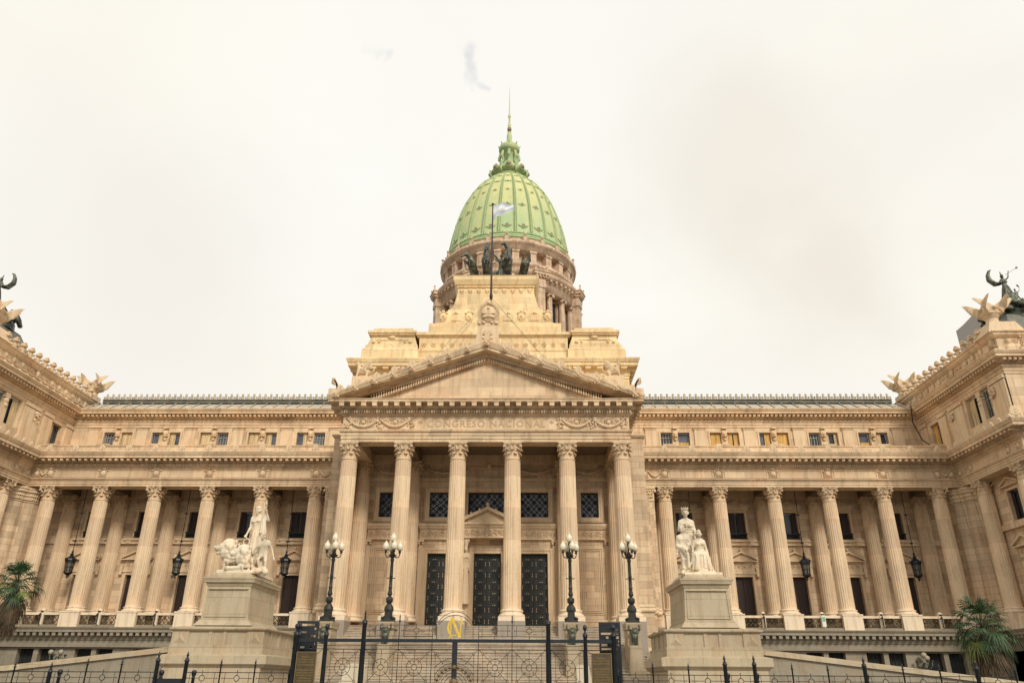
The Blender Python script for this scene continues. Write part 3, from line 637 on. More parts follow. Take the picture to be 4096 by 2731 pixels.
    for a,b in zip(plan[1:-1],plan[2:]):
        for t in (.25,.75):
            x=s*(a[0]+(b[0]-a[0])*t); y=a[1]+(b[1]-a[1])*t-.1; x-=s*.06
            mb.cap((x,y,13.95),(x,y,14.2),.06,.08); mb.ball((x-s*.05,y-.05,14.25),.1,u=6,v=4); mb.cap((x,y,14.2),(x-s*.1,y-.08,14.5),.06,.07); mb.ball((x-s*.14,y-.12,14.55),.11,u=6,v=4); mb.ball((x-s*.14,y-.1,14.76),.12,u=6,v=4)
    mb.build('pier_capital','carved',B)
    FX=Fr((s*36.3,0),(0,1),(-s,0)); mb=MB(); FX.holes(mb,-1.6,6,4.9,15.2,[(1.35,2.65,11.8,13.83),(1.3,2.75,5.0,8.95)],.35)
    mb.box(min(s*36.3,s*53),max(s*36.3,s*53),-1.5,-1.4,4.9,15.2); mb.build('pavilion_wall','ashlar',B)
    mb=MB(); c=2.0; FX.surround(mb,1.35,2.65,11.8,13.83,.16,.06,bottom=False); FX.ped(mb,c,14.1,1.05,.5,.25); FX.surround(mb,1.3,2.75,5,8.95,.18,.07,bottom=False); FX.box(mb,c-.95,c+.95,0,.06,9.38,9.95); scroll_relief(FX,mb,c-.9,c+.9,9.5,9.9,4,.08); FX.ped(mb,c,10.05,1.2,.68,.34); FX.box(mb,-.2,4,0,.2,11.3,11.7)
    mb.build('stone_trim','carved',B); o=tint_window(FX,B,1.35,2.65,11.8,13.83,'Be',.3); tint_window(FX,B,1.3,2.75,5.0,8.95,'BF',.3)
    for y in (4.35,-.45): column(s*35.78,y,WP,B)
    mb=MB(); mb.box(*sorted((s*35.1,s*36.4)),3.65,5.05,4.92,5.95); mb.box(*sorted((s*35.1,s*36.4)),-1.15,.25,4.92,5.95); mb.box(*sorted((s*35.5,s*36.4)),.25,3.65,4.92,5.7); mb.build('pier_plinth','pale',B)
    # ---- pier beside portico
    mb=MB(); mb.box(*sorted((s*9.7,s*11.35)),3.4,10.3,0,17.9); mb.box(*sorted((s*11.34,s*11.8)),5.2,10.3,0,14.0); mb.box(*sorted((s*11.8,s*12.35)),6.2,10.3,0,13.9); mb.build('portico_pier','ashlar',B)
    mb=MB(); mb.mold(mir([(9.8,3.4),(11.35,3.4),(11.35,10)],s),[(0,17.9),(.1,17.92),(.2,18.05),(.2,18.12),(-.3,18.16)]); mb.mold(mir([(9.8,3.4),(11.35,3.4),(11.35,5.2),(11.8,5.2),(11.8,6.2),(12.35,6.2)],s),[(0,5.85),(.1,5.86),(.14,5.95),(.1,6.05),(.08,6.1),(.12,6.2),(0,6.3)])
    FP=Fr((0,6.2),(s,0),(0,-1)); 
    for k in range(12):
        x=11.55+.065*k; FP.ball(mb,x,.04+.02*(k%2),14.15+.25*(k%3),.1,u=6,v=4)
    FP.box(mb,11.4,12.45,-.3,.12,14.8,14.95)
    for x in (11.5,12.4): FP.ball(mb,x,.08,14.62,.13)
    for x in (11.7,11.95,12.2): FP.ball(mb,x,.1,14.2,.09); FP.ball(mb,x,.1,14.45,.08)
    FP.box(mb,11.5,12.35,-.3,.04,13.9,14.8); mb.build('pilaster_capital','carved',B)
# ================================================================== PORTICO
for i in range(6):
    x=3.717*(i-2.5); c=column(x,0,PP,B,'portico_column')
    pm=MB(); pm.box(-.83,.83,-.83,.83,4.97,5.23); p_=pm.build('plinth','pale',c,(0,0,-PP['z1']))
    pm=MB(); pm.box(-.85,.85,-.87,.95,2.9,4.97); pm.build('granite_block','grey_granite',c,(0,0,-PP['z1']))
    if i in (0,1,4,5): 
        column(x,4.95,PP,B,'portico_column'); 
PEN=[(-1.1,17.3),(-1.1,16.42),(0,16.42),(0,16.62),(.05,16.62),(.05,16.86),(.1,16.86),(.1,17.05),(.16,17.07),(.22,17.2),(.22,17.25),(0,17.25),(0,18.22),(.08,18.24),(.16,18.34),(.2,18.34),(.2,18.64),(.38,18.67),(.38,18.72),(.42,18.72),(.42,19.0),(.95,19.02),(.95,19.14),(1.0,19.16),(1.02,19.22),(-1.0,19.3)]
pth=[(-9.85,9.8),(-9.85,-.55),(9.85,-.55),(9.85,9.8)]
FP=Fr((0,-.55),(1,0),(0,-1)); mb=MB(); mb.mold(pth,PEN)
FP.teeth(mb,-10.0,10.0,.172,.1,.2,.36,18.40,18.62); FP.teeth(mb,-10.25,10.25,.765,.32,.42,.9,18.72,19.0)
for s in (1,-1):
    f=Fr((s*9.85,0),(0,1),(s,0)); f.teeth(mb,-.6,9.6,.172,.1,.2,.36,18.40,18.62); f.teeth(mb,-.9,9.6,.765,.34,.42,.9,18.76,19.0)
FP.teeth(mb,-9.9,9.9,.08,.045,.16,.22,17.1,17.18)
for k in range(27): FP.box(mb,-10.25+.759*(k+.5)-.2,-10.25+.759*(k+.5)+.2,.42,.93,18.96,19.02)
mb.build('portico_entablature','stone',B)
mb=MB()
for s in (1,-1):
    f=Fr((0,-.55),(s,0),(0,-1))
    for a in (5.15,7.35): garland(f,mb,a,a+2.2,18.1,.62,.12,n=22); wreath(f,mb,a+1.1,17.82,.24,.07); f.ball(mb,a+1.1,.02,17.82,.17,(1,.6,1)); 
    for a in (5.15,7.35,9.5):
        for k in range(16): f.ball(mb,a+random.uniform(-.22,.22),.06,random.uniform(17.35,18.15),random.uniform(.05,.1),u=6,v=4)
    scroll_relief(f,mb,5.3,9.5,17.3,18.15,5,.03,.8); f.box(mb,5.0,5.05,0,.05,17.3,18.2)
for a,b,c,d in ((-4.95,5.0,17.31,17.35),(-4.95,5.0,18.14,18.18),(-4.95,-4.91,17.35,18.14),(4.96,5.0,17.35,18.14)): FP.box(mb,a,b,0,.035,c,d)
mb.build('frieze_ornament','carved',B)
def textmesh(txt,w,h,depth,mt,name,parent,loc,rx=PI/2,align='CENTER',space=1.0):
    cu=bpy.data.curves.new('t','FONT'); cu.body=txt; cu.extrude=depth; cu.align_x=align; cu.space_character=space; cu.size=1; cu.resolution_u=2
    o=bpy.data.objects.new('t',cu); COL.objects.link(o); bpy.context.view_layer.update(); dg=bpy.context.evaluated_depsgraph_get(); me=bpy.data.meshes.new_from_object(o.evaluated_get(dg)); bpy.data.objects.remove(o); bpy.data.curves.remove(cu)
    xs=[v.co.x for v in me.vertices]; ys=[v.co.y for v in me.vertices]; sx=w/(max(xs)-min(xs)); sy=(h/(max(ys)-min(ys))) if h else sx; x0=(max(xs)+min(xs))/2; y0=min(ys)
    for v in me.vertices: v.co=((v.co.x-x0)*sx,-v.co.z,(v.co.y-y0)*sy)
    me.materials.clear(); me.materials.append(M[mt]); return link(name,me,parent,loc)
textmesh('* CONGRESO NACIONAL *',9.3,.5,.012,'inscription','inscription',B,(.03,-.565,17.47),space=1.12)
# pediment
AP,ZB,HX=23.62,19.25,10.87
sl=(AP-ZB-.25)/HX
mb=MB()
mb.prism([(-8.6,19.3),(8.6,19.3),(0,22.7)],lambda a,b:(a,-.38,b),lambda a,b:(a,.3,b))
mb.build('tympanum','stone',B)
mb=MB(); 
RK=[(-.3,-1.35),(.08,-1.35),(.12,-1.28),(.12,-1.05),(.34,-1.02),(.34,-.93),(.38,-.9),(.38,-.74),(.95,-.7),(.95,-.5),(1.0,-.47),(1.1,-.1),(1.1,0),(.6,.05),(-.5,.05)]   # out, vertical offset below the top line
for sg in (-1,1):
    for (xa,xb) in ((HX,0),):
        n=len(RK); vs=[(sg*xa,-.45-o,ZB+.25+dz) for o,dz in RK]+[(0,-.45-o,AP+dz) for o,dz in RK]
        vs=[(x,y,max(z,19.2)) for x,y,z in vs]
        mb.add(vs,[(i,i+1,n+i+1,n+i) for i in range(n-1)]+[tuple(range(n))])
    N=52
    for k in range(N):
        x=.12+.17*k; zt=AP-x*sl
        if zt-1.28<19.3: continue
        mb.hexa([(sg*x,-.62-.14,zt-1.26),(sg*(x+.1),-.76,zt-1.26-.1*sl),(sg*(x+.1),-.56,zt-1.26-.1*sl),(sg*x,-.56,zt-1.26),(sg*x,-.76,zt-1.05),(sg*(x+.1),-.76,zt-1.05-.1*sl),(sg*(x+.1),-.56,zt-1.05-.1*sl),(sg*x,-.56,zt-1.05)])
        mb.ball((sg*(x+.05),-.8,zt-.97),.05,u=5,v=4)
mb.add([(-HX,-1.4,ZB+.2),(0,-1.4,AP),(HX,-1.4,ZB+.2),(-HX,9.8,ZB+.2),(0,9.8,AP),(HX,9.8,ZB+.2)],[(0,1,4,3),(1,2,5,4)])
pedm=mb.build('pediment','stone',B)
lm=MB(); lm.ball((0,0,0),.15,(1,.8,1.05)); lm.ball((0,-.12,-.04),.08); lm.ball((-.1,-.05,.12),.06); lm.ball((.1,-.05,.12),.06); lm.ball((-.05,-.13,.05),.035); lm.ball((.05,-.13,.05),.035); lm.cap((-.12,-.02,-.1),(.12,-.02,-.1),.07); lm.ball((0,-.1,-.16),.05)
_g=lm.build('l','carved'); LM=_g.data; bpy.data.objects.remove(_g)
for k in range(-8,9): x=1.28*k; link('lion_mask',LM,pedm,(x,-1.62,AP-abs(x)*sl-.3),sc=(1.15,1,1.15))
for k in range(8):
    for sg in (-1,1):
        x=sg*(1.55+1.22*k); link('palmette',AF,pedm,(x,-1.35,AP-abs(x)*sl-.05),sc=(.9,1,1.05)); link('bud',AFt,pedm,(x-sg*.6,-1.35,AP-abs(x-sg*.6)*sl),sc=(1,1,.8))
for sg in (-1,1):
    m=MB(); m.box(sg*10.6-.25,sg*10.6+.25,-1.5,-.9,19.5,19.95)
    for k in range(6): m.tube([(sg*10.35,-1.2,19.95+.05*k),(sg*(10.3+.04*k),-1.2,20.3+.06*k),(sg*(10.62),-1.2,20.55+.05*k-.03*(5-k)),(sg*(10.75),-1.2,20.5+.06*k)],.07,5)
    m.build('corner_acroterion','carved',pedm)
# apex coat of arms
m=MB(); m.frus(.03,-.1,23.5,25.25,.86,.75,.72,.6)
m.box(-.16,.22,-1.5,-.8,23.62,23.98)
for k in range(7): a=R(-60+20*k); m.cap((.03,-.82,24.15),(.03+.32*sin(a),-.84,24.15+.55*cos(a)),.04,.075)
m.cap((-.3,-.8,24.05),(.36,-.8,24.05),.09)
for sg in (-1,1): m.ball((.03+sg*.62,-.7,25.3),.17); m.cap((.03+sg*.62,-.6,25.25),(.03,-.62,25.12),.12); m.ball((.03+sg*.3,-.75,25.32),.12)
m.build('apex_pedestal','carved',pedm)
m=MB(); m.ball((.05,-.45,26.1),1,(.55,.3,.72),20,14); m.box(-.42,.52,-.76,-.6,26.07,26.11)
m.cap((.05,-.75,25.75),(.05,-.75,26.45),.035); m.ball((.05,-.76,26.5),.1,(1,.8,.8)); m.cap((-.3,-.68,25.8),(.02,-.74,25.85),.09,.07); m.cap((.4,-.68,25.8),(.08,-.74,25.85),.09,.07)
for sg in (-1,1):
    for k in range(15):
        a=R(-80+k*11); x=.05+sg*.66*cos(a); z=26.08+.83*sin(a); m.cap((x,-.5,z),(x+sg*.12,-.58,z+.12),.08,.03); m.cap((x,-.5,z),(x-sg*.06,-.6,z+.13),.07,.03)
m.ball((.05,-.5,27.03),.19); m.ball((.05,-.66,27.0),.05)
for k in range(15): a=R(-105+15*k); m.cap((.05+.18*sin(a),-.5,27.03+.18*cos(a)),(.05+.36*sin(a),-.5,27.03+.36*cos(a)),.04,.012)
for k in range(5): m.ball((.05+.15*(k-2),-.6,25.25),.1)
m.build('coat_of_arms','carved',pedm)
# portico inside
FB=Fr((0,5.6),(1,0),(0,-1)); mb=MB()
DR=[(-.98,.98),(-4.33,-2.37),(2.38,4.32)]; WN=[(-8.11,-6.8),(-4.37,-2.3),(-1.5,1.5),(2.32,4.42),(6.82,8.12)]
FB.holes(mb,-9.75,9.75,3.5,17.3,[(a,b,4.76,9.95) for a,b in DR]+[(a,b,12.53,14.38) for a,b in WN],.45)
mb.build('portico_wall','ashlar',B)
mb=MB()
for a,b in WN: FB.surround(mb,a,b,12.53,14.38,.14,.05); FB.surround(mb,a-.14,b+.14,12.39,14.52,.16,.1); FB.surround(mb,a-.32,b+.32,12.2,14.7,.05,.14)
for a,b in DR[1:]:
    FB.surround(mb,a,b,4.76,9.95,.2,.08,bottom=False); FB.surround(mb,a-.2,b+.2,4.76,10.15,.16,.13,bottom=False)
for a,b in ((-4.95,-1.7),(1.7,4.95),(-8.75,-6.2),(6.2,8.75)):
    FB.box(mb,a,b,0,.2,10.9,11.62); scroll_relief(FB,mb,a+.05,b-.05,11.0,11.6,7,.22,1.3); FB.box(mb,a-.04,b+.04,0,.28,11.62,11.72); FB.teeth(mb,a,b,.1,.06,.28,.32,11.66,11.72); FB.box(mb,a-.1,b+.1,0,.4,11.83,12.02); FB.box(mb,a-.06,b+.06,0,.34,11.72,11.83)
    for x in (a+.12,b-.12): FB.box(mb,x-.16,x+.16,0,.16,5.6,10.5); FB.box(mb,x-.2,x+.2,0,.2,4.76,5.6); FB.box(mb,x-.22,x+.22,0,.24,10.72,10.9); FB.ball(mb,x-.14,.2,10.6,.1); FB.ball(mb,x+.14,.2,10.6,.1); FB.box(mb,x-.18,x+.18,0,.2,5.6,5.75)
for sg in (-1,1):
    c=sg*7.45
    for k,(w,o) in enumerate(((.85,.03),(.72,.06),(.6,.02))): FB.surround(mb,c-w+.1,c+w-.1,5.9+.12*k,10.3-.12*k,.06,o+.03)
    FB.box(mb,c-1.1,c+1.1,0,.12,4.76,5.35); FB.box(mb,c-1.1,c+1.1,0,.16,5.35,5.5)
# portal
FB.box(mb,-1.75,1.75,0,.95,10.9,11.62); scroll_relief(Fr((0,4.65),(1,0),(0,-1)),mb,-1.7,1.7,11.0,11.6,9,.03,1.4)
FB.box(mb,-1.8,1.8,0,1.02,11.62,11.78); FB.teeth(mb,-1.78,1.78,.1,.06,1.02,1.08,11.68,11.76); FB.box(mb,-1.88,1.88,0,1.15,11.83,11.97); FB.box(mb,-1.84,1.84,0,1.08,11.78,11.83)
for sg in (-1,1):
    vs=[(sg*1.95,1.2,12.0),(0,1.2,12.86),(0,1.2,13.1),(sg*1.95,1.2,12.24)]; FB.poly(mb,[(a,c) for a,b,c in vs],0,1.2); 
    for k in range(16): FB.box(mb,sg*(.1+k*.105)-.03,sg*(.1+k*.105)+.03,.9,1.1,12.74-k*.0465,12.83-k*.0465)
FB.poly(mb,[(-1.8,11.97),(1.8,11.97),(0,12.85)],0,.9); FB.ball(mb,0,1.1,13.25,.14,(1,.8,1.3)); 
for x in (-1.2,-.6,.6,1.2): FB.ball(mb,x,1.15,13.16-abs(x)*.44,.07)
FB.surround(mb,-.98,.98,4.76,9.95,.2,.1,bottom=False); FB.box(mb,-1.3,-1.18,0,.16,4.76,10.6); FB.box(mb,1.18,1.3,0,.16,4.76,10.6); FB.box(mb,-1.3,1.3,0.001,.14,10.15,10.5)
for sg in (-1,1): FB.box(mb,sg*1.5-.2,sg*1.5+.2,0,.5,4.76,6.4); FB.box(mb,sg*1.5-.24,sg*1.5+.24,0,.8,10.6,10.9); FB.ball(mb,sg*1.36,.8,10.7,.12)
FB.box(mb,-9.75,9.75,0.002,.1,15.2,15.42); FB.box(mb,-9.75,9.75,0.001,.12,16.5,17.3)
for a,b in ((-8.6,-6.2),(-4.9,-1.9),(1.9,4.9),(6.2,8.6)): scroll_relief(FB,mb,a,b,15.5,16.3,3,.06,.9); garland(FB,mb,a,b,16.3,.5,.1,.08,24)
FB.surround(mb,-1.5,1.5,15.6,16.2,.06,.07); FB.ball(mb,0,.1,16.4,.2); FB.ball(mb,-1.7,.1,15.9,.2); FB.ball(mb,1.7,.1,15.9,.2)
mb.build('portico_trim','carved',B)
# caryatid reliefs beside the portal
for sg in (-1,1):
    m=MB(); J=dict(head=(sg*1.5,4.75,10.1),neck=(sg*1.5,4.8,9.85),shL=(sg*1.5-.26,4.8,9.75),shR=(sg*1.5+.26,4.8,9.75),elL=(sg*1.5-.33,4.78,9.25),elR=(sg*1.5+.33,4.78,9.25),haL=(sg*1.5-.2,4.7,8.9),haR=(sg*1.5+.3,4.7,8.75),hip=(sg*1.5,4.85,8.85))
    human(m,J,1.35,female=True); drape(m,(sg*1.5,4.9,8.95),(sg*1.5,4.9,6.4),.24,.3,12,.03,1,2); m.cap((sg*1.5,4.85,10.3),(sg*1.5,4.85,10.65),.14,.2); sculpt('portal_figure',m,'carved',.03,B)
mb=MB()
for i in (0,1,4,5): x=3.717*(i-2.5); mb.box(x-.5,x+.5,.5,5.6,16.45,17.2)
mb.box(-9.6,9.6,.5,5.6,17.2,17.35)
for x in (-7.4,-3.7,0,3.7,7.4): mb.box(x-1.2,x+1.2,1.2,4.9,17.1,17.2)
mb.box(-9.7,9.7,.55,5.6,19.0,19.2)
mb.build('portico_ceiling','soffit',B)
def bronze_door(a,b):
    d=MB(); FB.box(d,a,b,-.42,-.3,4.76,9.95); FB.box(d,(a+b)/2-.04,(a+b)/2+.04,-.3,-.24,4.76,9.95)
    o=d.build('bronze_door','door_bronze',B); st=MB(); w=(b-a)/2
    for h in (0,1):
        c=a+w*(h+.5)
        for k in range(6):
            z=9.25-k*.78
            for q in (-.07,.07): FB.box(st,c+q-.035,c+q+.035,-.3,-.26,z+.30,z+.345)
            for q in (-.35,.35):
                for t in (-.08,.08): FB.box(st,c+q-.02,c+q+.02,-.3,-.26,z+t-.05,z+t+.05)
    st.build('door_studs','door_stud',o); rl=MB()
    for h in (0,1):
        c=a+w*(h+.5)
        for k in range(6):
            z=9.25-k*.78; FB.surround(rl,c-.19,c+.19,z-.2,z+.2,.03,-.26,-.3); rl.ring(FB.p(c,-.27,z),.12,.018,'y',10,4)
    rl.build('door_panels','lamp_iron',o)
for a,b in DR: bronze_door(a,b)
for a,b in WN:
    g=MB(); FB.box(g,a,b,-.4,-.36,12.53,14.38); 
    if a==-1.5: pass
    o=g.build('lattice_window','blue_glass',B); l=MB(); n=int(round((b-a)/.46)); T=l.T=Matrix.Translation((0,5.9,0)); lattice(l,a,b,12.53,14.38,n,4,.028)
    for i in range(n):
        for j in range(4): l.ball((a+(b-a)*(i+.5)/n,0,12.53+1.85*(j+.5)/4),.05,u=6,v=4)
    l.build('window_lattice','iron',o)
# ================================================================== TOWER BLOCK BEHIND
def rectpath(hw,y0,y1): return [(-hw,y1),(-hw,y0),(hw,y0),(hw,y1)]
mb=MB(); mb.box(-11.45,11.45,8.9,32,17,25.42)
mb.mold(rectpath(11.4,8.9,32),[(0,24.7),(.06,24.72),(.06,24.9),(.12,24.95),(.12,25.3),(.2,25.35),(.22,25.62),(.75,25.66),(.75,25.9),(.82,25.95),(.92,26.2),(.92,26.3),(-.4,26.36)])
f=Fr((0,8.9),(1,0),(0,-1)); f.teeth(mb,-11.5,11.5,1.0,.5,.22,.66,25.44,25.64)
for s in (1,-1): Fr((s*11.4,0),(0,1),(s,0)).teeth(mb,8.5,20,1.0,.5,.22,.66,25.44,25.64)
tw=mb.build('tower_base','flare_stone',B)
def battered(mb,x0,x1,y0,y1,z0,z1,dx0,dx1,dy): mb.hexa([(x0,y0,z0),(x1,y0,z0),(x1,y1,z0),(x0,y1,z0),(x0+dx0,y0+dy,z1),(x1-dx1,y0+dy,z1),(x1-dx1,y1-dy,z1),(x0+dx0,y1-dy,z1)])
mb=MB()
for s in (1,-1):
    X=lambda a:s*a
    def bt(a,b,y0,y1,z0,z1,da,db,dy):
        if s>0: battered(mb,a,b,y0,y1,z0,z1,da,db,dy)
        else: battered(mb,-b,-a,y0,y1,z0,z1,db,da,dy)
    bt(6.35,11.3,8.7,15,26.3,27.42,.03,.06,.03); bt(6.45,11.2,8.75,15,27.42,27.6,.05,.2,.08); bt(6.5,11.0,8.85,15,27.6,27.86,0.02,.04,.0); bt(6.55,10.85,8.9,15,27.86,28.68,.25,.3,.12)
    bt(6.8,10.65,8.95,15,28.68,28.8,0,0,0); bt(6.75,10.75,8.8,15,28.8,28.95,0,0,0); bt(6.65,10.85,8.7,15,28.95,29.16,0,0,0); bt(6.98,10.4,8.95,15,29.16,29.46,.02,.02,.0)
mb.box(-6.4,6.4,9.0,31,26.3,27.3); mb.box(-6.5,6.5,8.95,31,27.3,27.42); mb.box(-6.4,6.4,9.1,31,27.42,28.66); mb.box(-6.6,6.6,9.0,31,28.66,28.8); mb.box(-6.7,6.7,8.85,31,28.8,29.06)
mb.box(-11,11,15,31,26.3,28.9)
f=Fr((0,9.1),(1,0),(0,-1))
for k in range(16):
    x=-5.95+.793*k; f.box(mb,x-.33,x+.33,0,.03,27.5,28.3)
    for q in range(6): f.ball(mb,x+.17*cos(q*PI/3),.04,27.92+.17*sin(q*PI/3),.08,u=6,v=4)
    f.ball(mb,x,.08,27.92,.08,u=6,v=4)
for s in (1,-1):
    f=Fr((0,8.95),(s,0),(0,-1)); f.surround(mb,7.35,10.1,28.0,28.32,.07,.05); f.ball(mb,8.72,.05,28.55,.22,(1.3,.8,.8)); f.ball(mb,8.72,.05,27.9,.1); f.ball(mb,6.95+.2,.05,28.15,.16); f.ball(mb,10.32,.05,28.15,.16); f.ball(mb,7.6,.05,28.16,.12); f.ball(mb,9.85,.05,28.16,.12)
    for k in range(10): f.ball(mb,8.72+random.uniform(-.35,.35),.06,28.45+random.uniform(0,.25),.07,u=5,v=4)
mb.build('tower_attic','flare_stone',B)
mb=MB(); mb.box(-6.4,6.4,11.0,26,29.0,29.9); mb.box(-6.0,6.0,11.5,26,29.9,31.15); mb.box(-5.4,5.4,12.0,26,31.15,31.45)
mb.hexa([(-5.0,12,31.45),(5.1,12,31.45),(5.1,19,31.45),(-5.0,19,31.45),(-4.35,12.2,32.9),(4.35,12.2,32.9),(4.35,19,32.9),(-4.35,19,32.9)])
mb.box(-4.1,4.1,12.2,18.8,32.9,33.1); mb.box(-3.95,3.95,12.3,18.6,33.1,33.4); battered(mb,-3.9,3.9,12.4,18.4,33.4,34.75,.3,.3,.1)
mb.mold([(-3.55,18.3),(-3.55,12.55),(3.55,12.55),(3.55,18.3)],[(0,34.7),(.04,34.75),(.04,35.3),(.1,35.32),(.1,35.5),(.25,35.6),(.45,36.05),(.45,36.3),(.5,36.45),(-.5,36.47)]); mb.box(-3.5,3.5,12.7,18,36.3,36.48)
f=Fr((0,12.5),(1,0),(0,-1))
for k in range(9): x=-3.2+.8*k; f.box(mb,x-.17,x+.17,0,.1,34.95,35.2); f.box(mb,x-.1,x+.1,0,.07,34.78,34.95)
f.teeth(mb,-3.55,3.55,.16,.1,.06,.16,35.34,35.48)
f=Fr((0,12.05),(1,0),(0,-1))
for k in range(9):
    x=-4.8+1.2*k
    if k%2==0: f.ball(mb,x,-.02,32.0,1,(.40,.2,.52)); f.ball(mb,x,0,32.6,.17); f.ball(mb,x-.3,0,32.5,.12); f.ball(mb,x+.3,0,32.5,.12); f.ball(mb,x,.14,32.05,.12); f.ball(mb,x-.14,.12,31.85,.1); f.ball(mb,x+.14,.12,31.85,.1)
    else: f.poly(mb,[(x-.56,31.55),(x+.56,31.55),(x+.4,32.3),(x-.4,32.3)],-.2,.06); f.poly(mb,[(x-.44,31.66),(x+.44,31.66),(x+.32,32.18),(x-.32,32.18)],.05,.12); f.ball(mb,x,.0,32.48,.15); f.ball(mb,x-.22,0,32.38,.1); f.ball(mb,x+.22,0,32.38,.1)
mb.build('sculpture_pedestal','flare_stone',B)
# ================================================================== DOME
CX,CY=.5,38.0
mb=MB(); mb.lathe([(7.8,28),(7.8,44.4)],CX,CY,48,smooth=False)
mb.lathe([(8.75,38),(9.3,38.0),(9.3,39.4),(8.9,39.5),(8.9,39.9),(7.8,40.0)],CX,CY,96)
mb.lathe([(8.0,44.4),(8.95,44.4),(8.95,44.95),(9.05,45.0),(9.05,45.6),(9.25,45.7),(9.25,46.0),(9.55,46.05),(9.6,46.35),(9.75,46.5),(8.5,46.6)],CX,CY,96)
mb.lathe([(8.5,46.5),(8.5,47.7),(8.75,47.8),(8.75,48.1),(8.3,48.2)],CX,CY,96)
mb.lathe([(8.2,48.0),(7.7,48.0),(7.7,49.9),(8.3,49.9)],CX,CY,72)
mb.lathe([(7.7,49.85),(8.6,49.85),(8.62,50.2),(8.7,50.25),(8.8,50.6),(9.0,50.7),(9.05,51.0),(8.7,51.1),(8.5,51.6),(8.45,51.7)],CX,CY,96)
for k in range(72):
    a=2*PI*k/72; mb.T=Matrix.Translation((CX,CY,0))@Matrix.Rotation(a,4,'Z'); mb.box(9.2,9.5,-.17,.17,45.72,46.0)
for k in range(24):
    a=2*PI*(k+.5)/24; mb.T=Matrix.Translation((CX,CY,0))@Matrix.Rotation(a,4,'Z'); mb.box(7.6,8.55,-.42,.42,48.0,49.95); mb.box(8.5,8.66,-.46,.46,49.6,49.84); mb.box(7.75,8.3,-.45,.45,44.0,44.42); mb.box(7.5,8.05,-.34,.34,38,44.4)
mb.T=None
drm=mb.build('dome_drum','brown_stone',B)
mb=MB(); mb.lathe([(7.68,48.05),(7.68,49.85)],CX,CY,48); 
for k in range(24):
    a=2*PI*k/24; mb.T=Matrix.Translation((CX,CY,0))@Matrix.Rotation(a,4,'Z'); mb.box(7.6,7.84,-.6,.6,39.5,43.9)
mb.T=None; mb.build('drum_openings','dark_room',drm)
m=MB(); m.lathe([(.5,39.9),(.5,40.1),(.42,40.2),(.42,40.3),(.36,43.9),(.4,44.0)],0,0,14); m.box(-.5,.5,-.42,.42,44.2,44.4)
for q in (-1,1): m.tube([(0,q*.36-.1,44.08),(.5,q*.36-.1,44.08)],.15,8); m.tube([(-.5,q*.4,44.08),(.45,q*.4,44.08)],.16,8)
_g=m.build('c','brown_stone'); DC=_g.data; bpy.data.objects.remove(_g)
for k in range(24):
    a=2*PI*(k+.5)/24; link('drum_column',DC,drm,(CX+8.5*cos(a),CY+8.5*sin(a),0),rz=a)
for a in (20,160,200,340,-65,-115,65,115):
    mb=MB(); mb.T=Matrix.Translation((CX,CY,0))@Matrix.Rotation(R(a),4,'Z')
    mb.box(8.6,9.75,-.6,.6,37,44.4); mb.box(8.6,9.85,-.7,.7,44.4,45.0); mb.box(8.6,9.8,-.65,.65,45.0,45.65); mb.box(8.6,9.95,-.8,.8,45.65,46.0); mb.box(8.6,10.15,-.95,.95,46.0,46.35); mb.box(8.6,10.25,-1.05,1.05,46.35,46.5)
    for q in (-.75,.75): mb.cap((10.0,q,46.5),(10.05,q,46.95),.2,.09); mb.ball((10.05,q,47.1),.13)
    for q in range(4): mb.box(9.9,10.1,-.7+.4*q,-.5+.4*q,45.75,46.0)
    mb.build('buttress_pier','brown_stone',drm)
DP=[(8.35,51.55),(8.5,51.7),(8.45,52.0),(8.25,52.1),(8.3,52.4),(8.08,52.6),(7.97,53.2),(7.8,54.6),(7.54,56.2),(7.18,57.8),(6.73,59.3),(6.18,60.8),(5.55,62.1),(4.9,63.3),(4.1,64.3),(3.3,65.15),(2.6,65.8),(2.2,66.1)]
def dr(z):
    for (a,b),(c,d) in zip(DP[4:],DP[5:]):
        if b<=z<=d: return a+(c-a)*(z-b)/(d-b)
    return DP[-1][0]
mb=MB(); mb.lathe(DP,CX,CY,96)
dome=mb.build('dome','copper',B)
rm=MB()
zz=[52.6+i*13.4/24 for i in range(25)]
for q in (-1,1): rm.tube([(dr(z)+.03,q*.17*(dr(z)/8+.25),z) for z in zz],.04,5)
rm.tube([(dr(z)+.0,0,z) for z in zz],[.12*(dr(z)/8+.25) for z in zz],6)
z=52.8
while z<65.6:
    rr=.115*(dr(z)/8+.3); rm.ball((dr(z)+.08,0,z),rr,(.9,1,1),6,4); z+=rr*1.9
_g=rm.build('r','copper_dark'); RM=_g.data; bpy.data.objects.remove(_g)
for k in range(24): link('rib',RM,dome,(CX,CY,0),rz=2*PI*k/24+PI/24)
mm=MB(); mm.ball((0,0,0),.3,(.4,1,1),10,6); mm.cur=1; mm.ring((.05,0,0),.36,.07,'x',14,5)
for q in (-1,1): mm.tube([(0,q*.36,.15),(0,q*.6,-.1),(0,q*.9,.25)],.07,5)
mm.tube([(0,-.9,.25),(-.02,0,-.5),(0,.9,.25)],.05,5)
_g=mm.build('m',['copper_red','copper_dark']); MM=_g.data; bpy.data.objects.remove(_g)
for (z,sc) in ((53.75,.82),(57.4,.62),(60.3,.42)):
    for k in range(24):
        a=2*PI*k/24; r=dr(z)+.05; link('dome_medallion',MM,dome,(CX+r*cos(a),CY+r*sin(a),z),rz=a,sc=(sc,sc*.85,sc))
mb=MB()
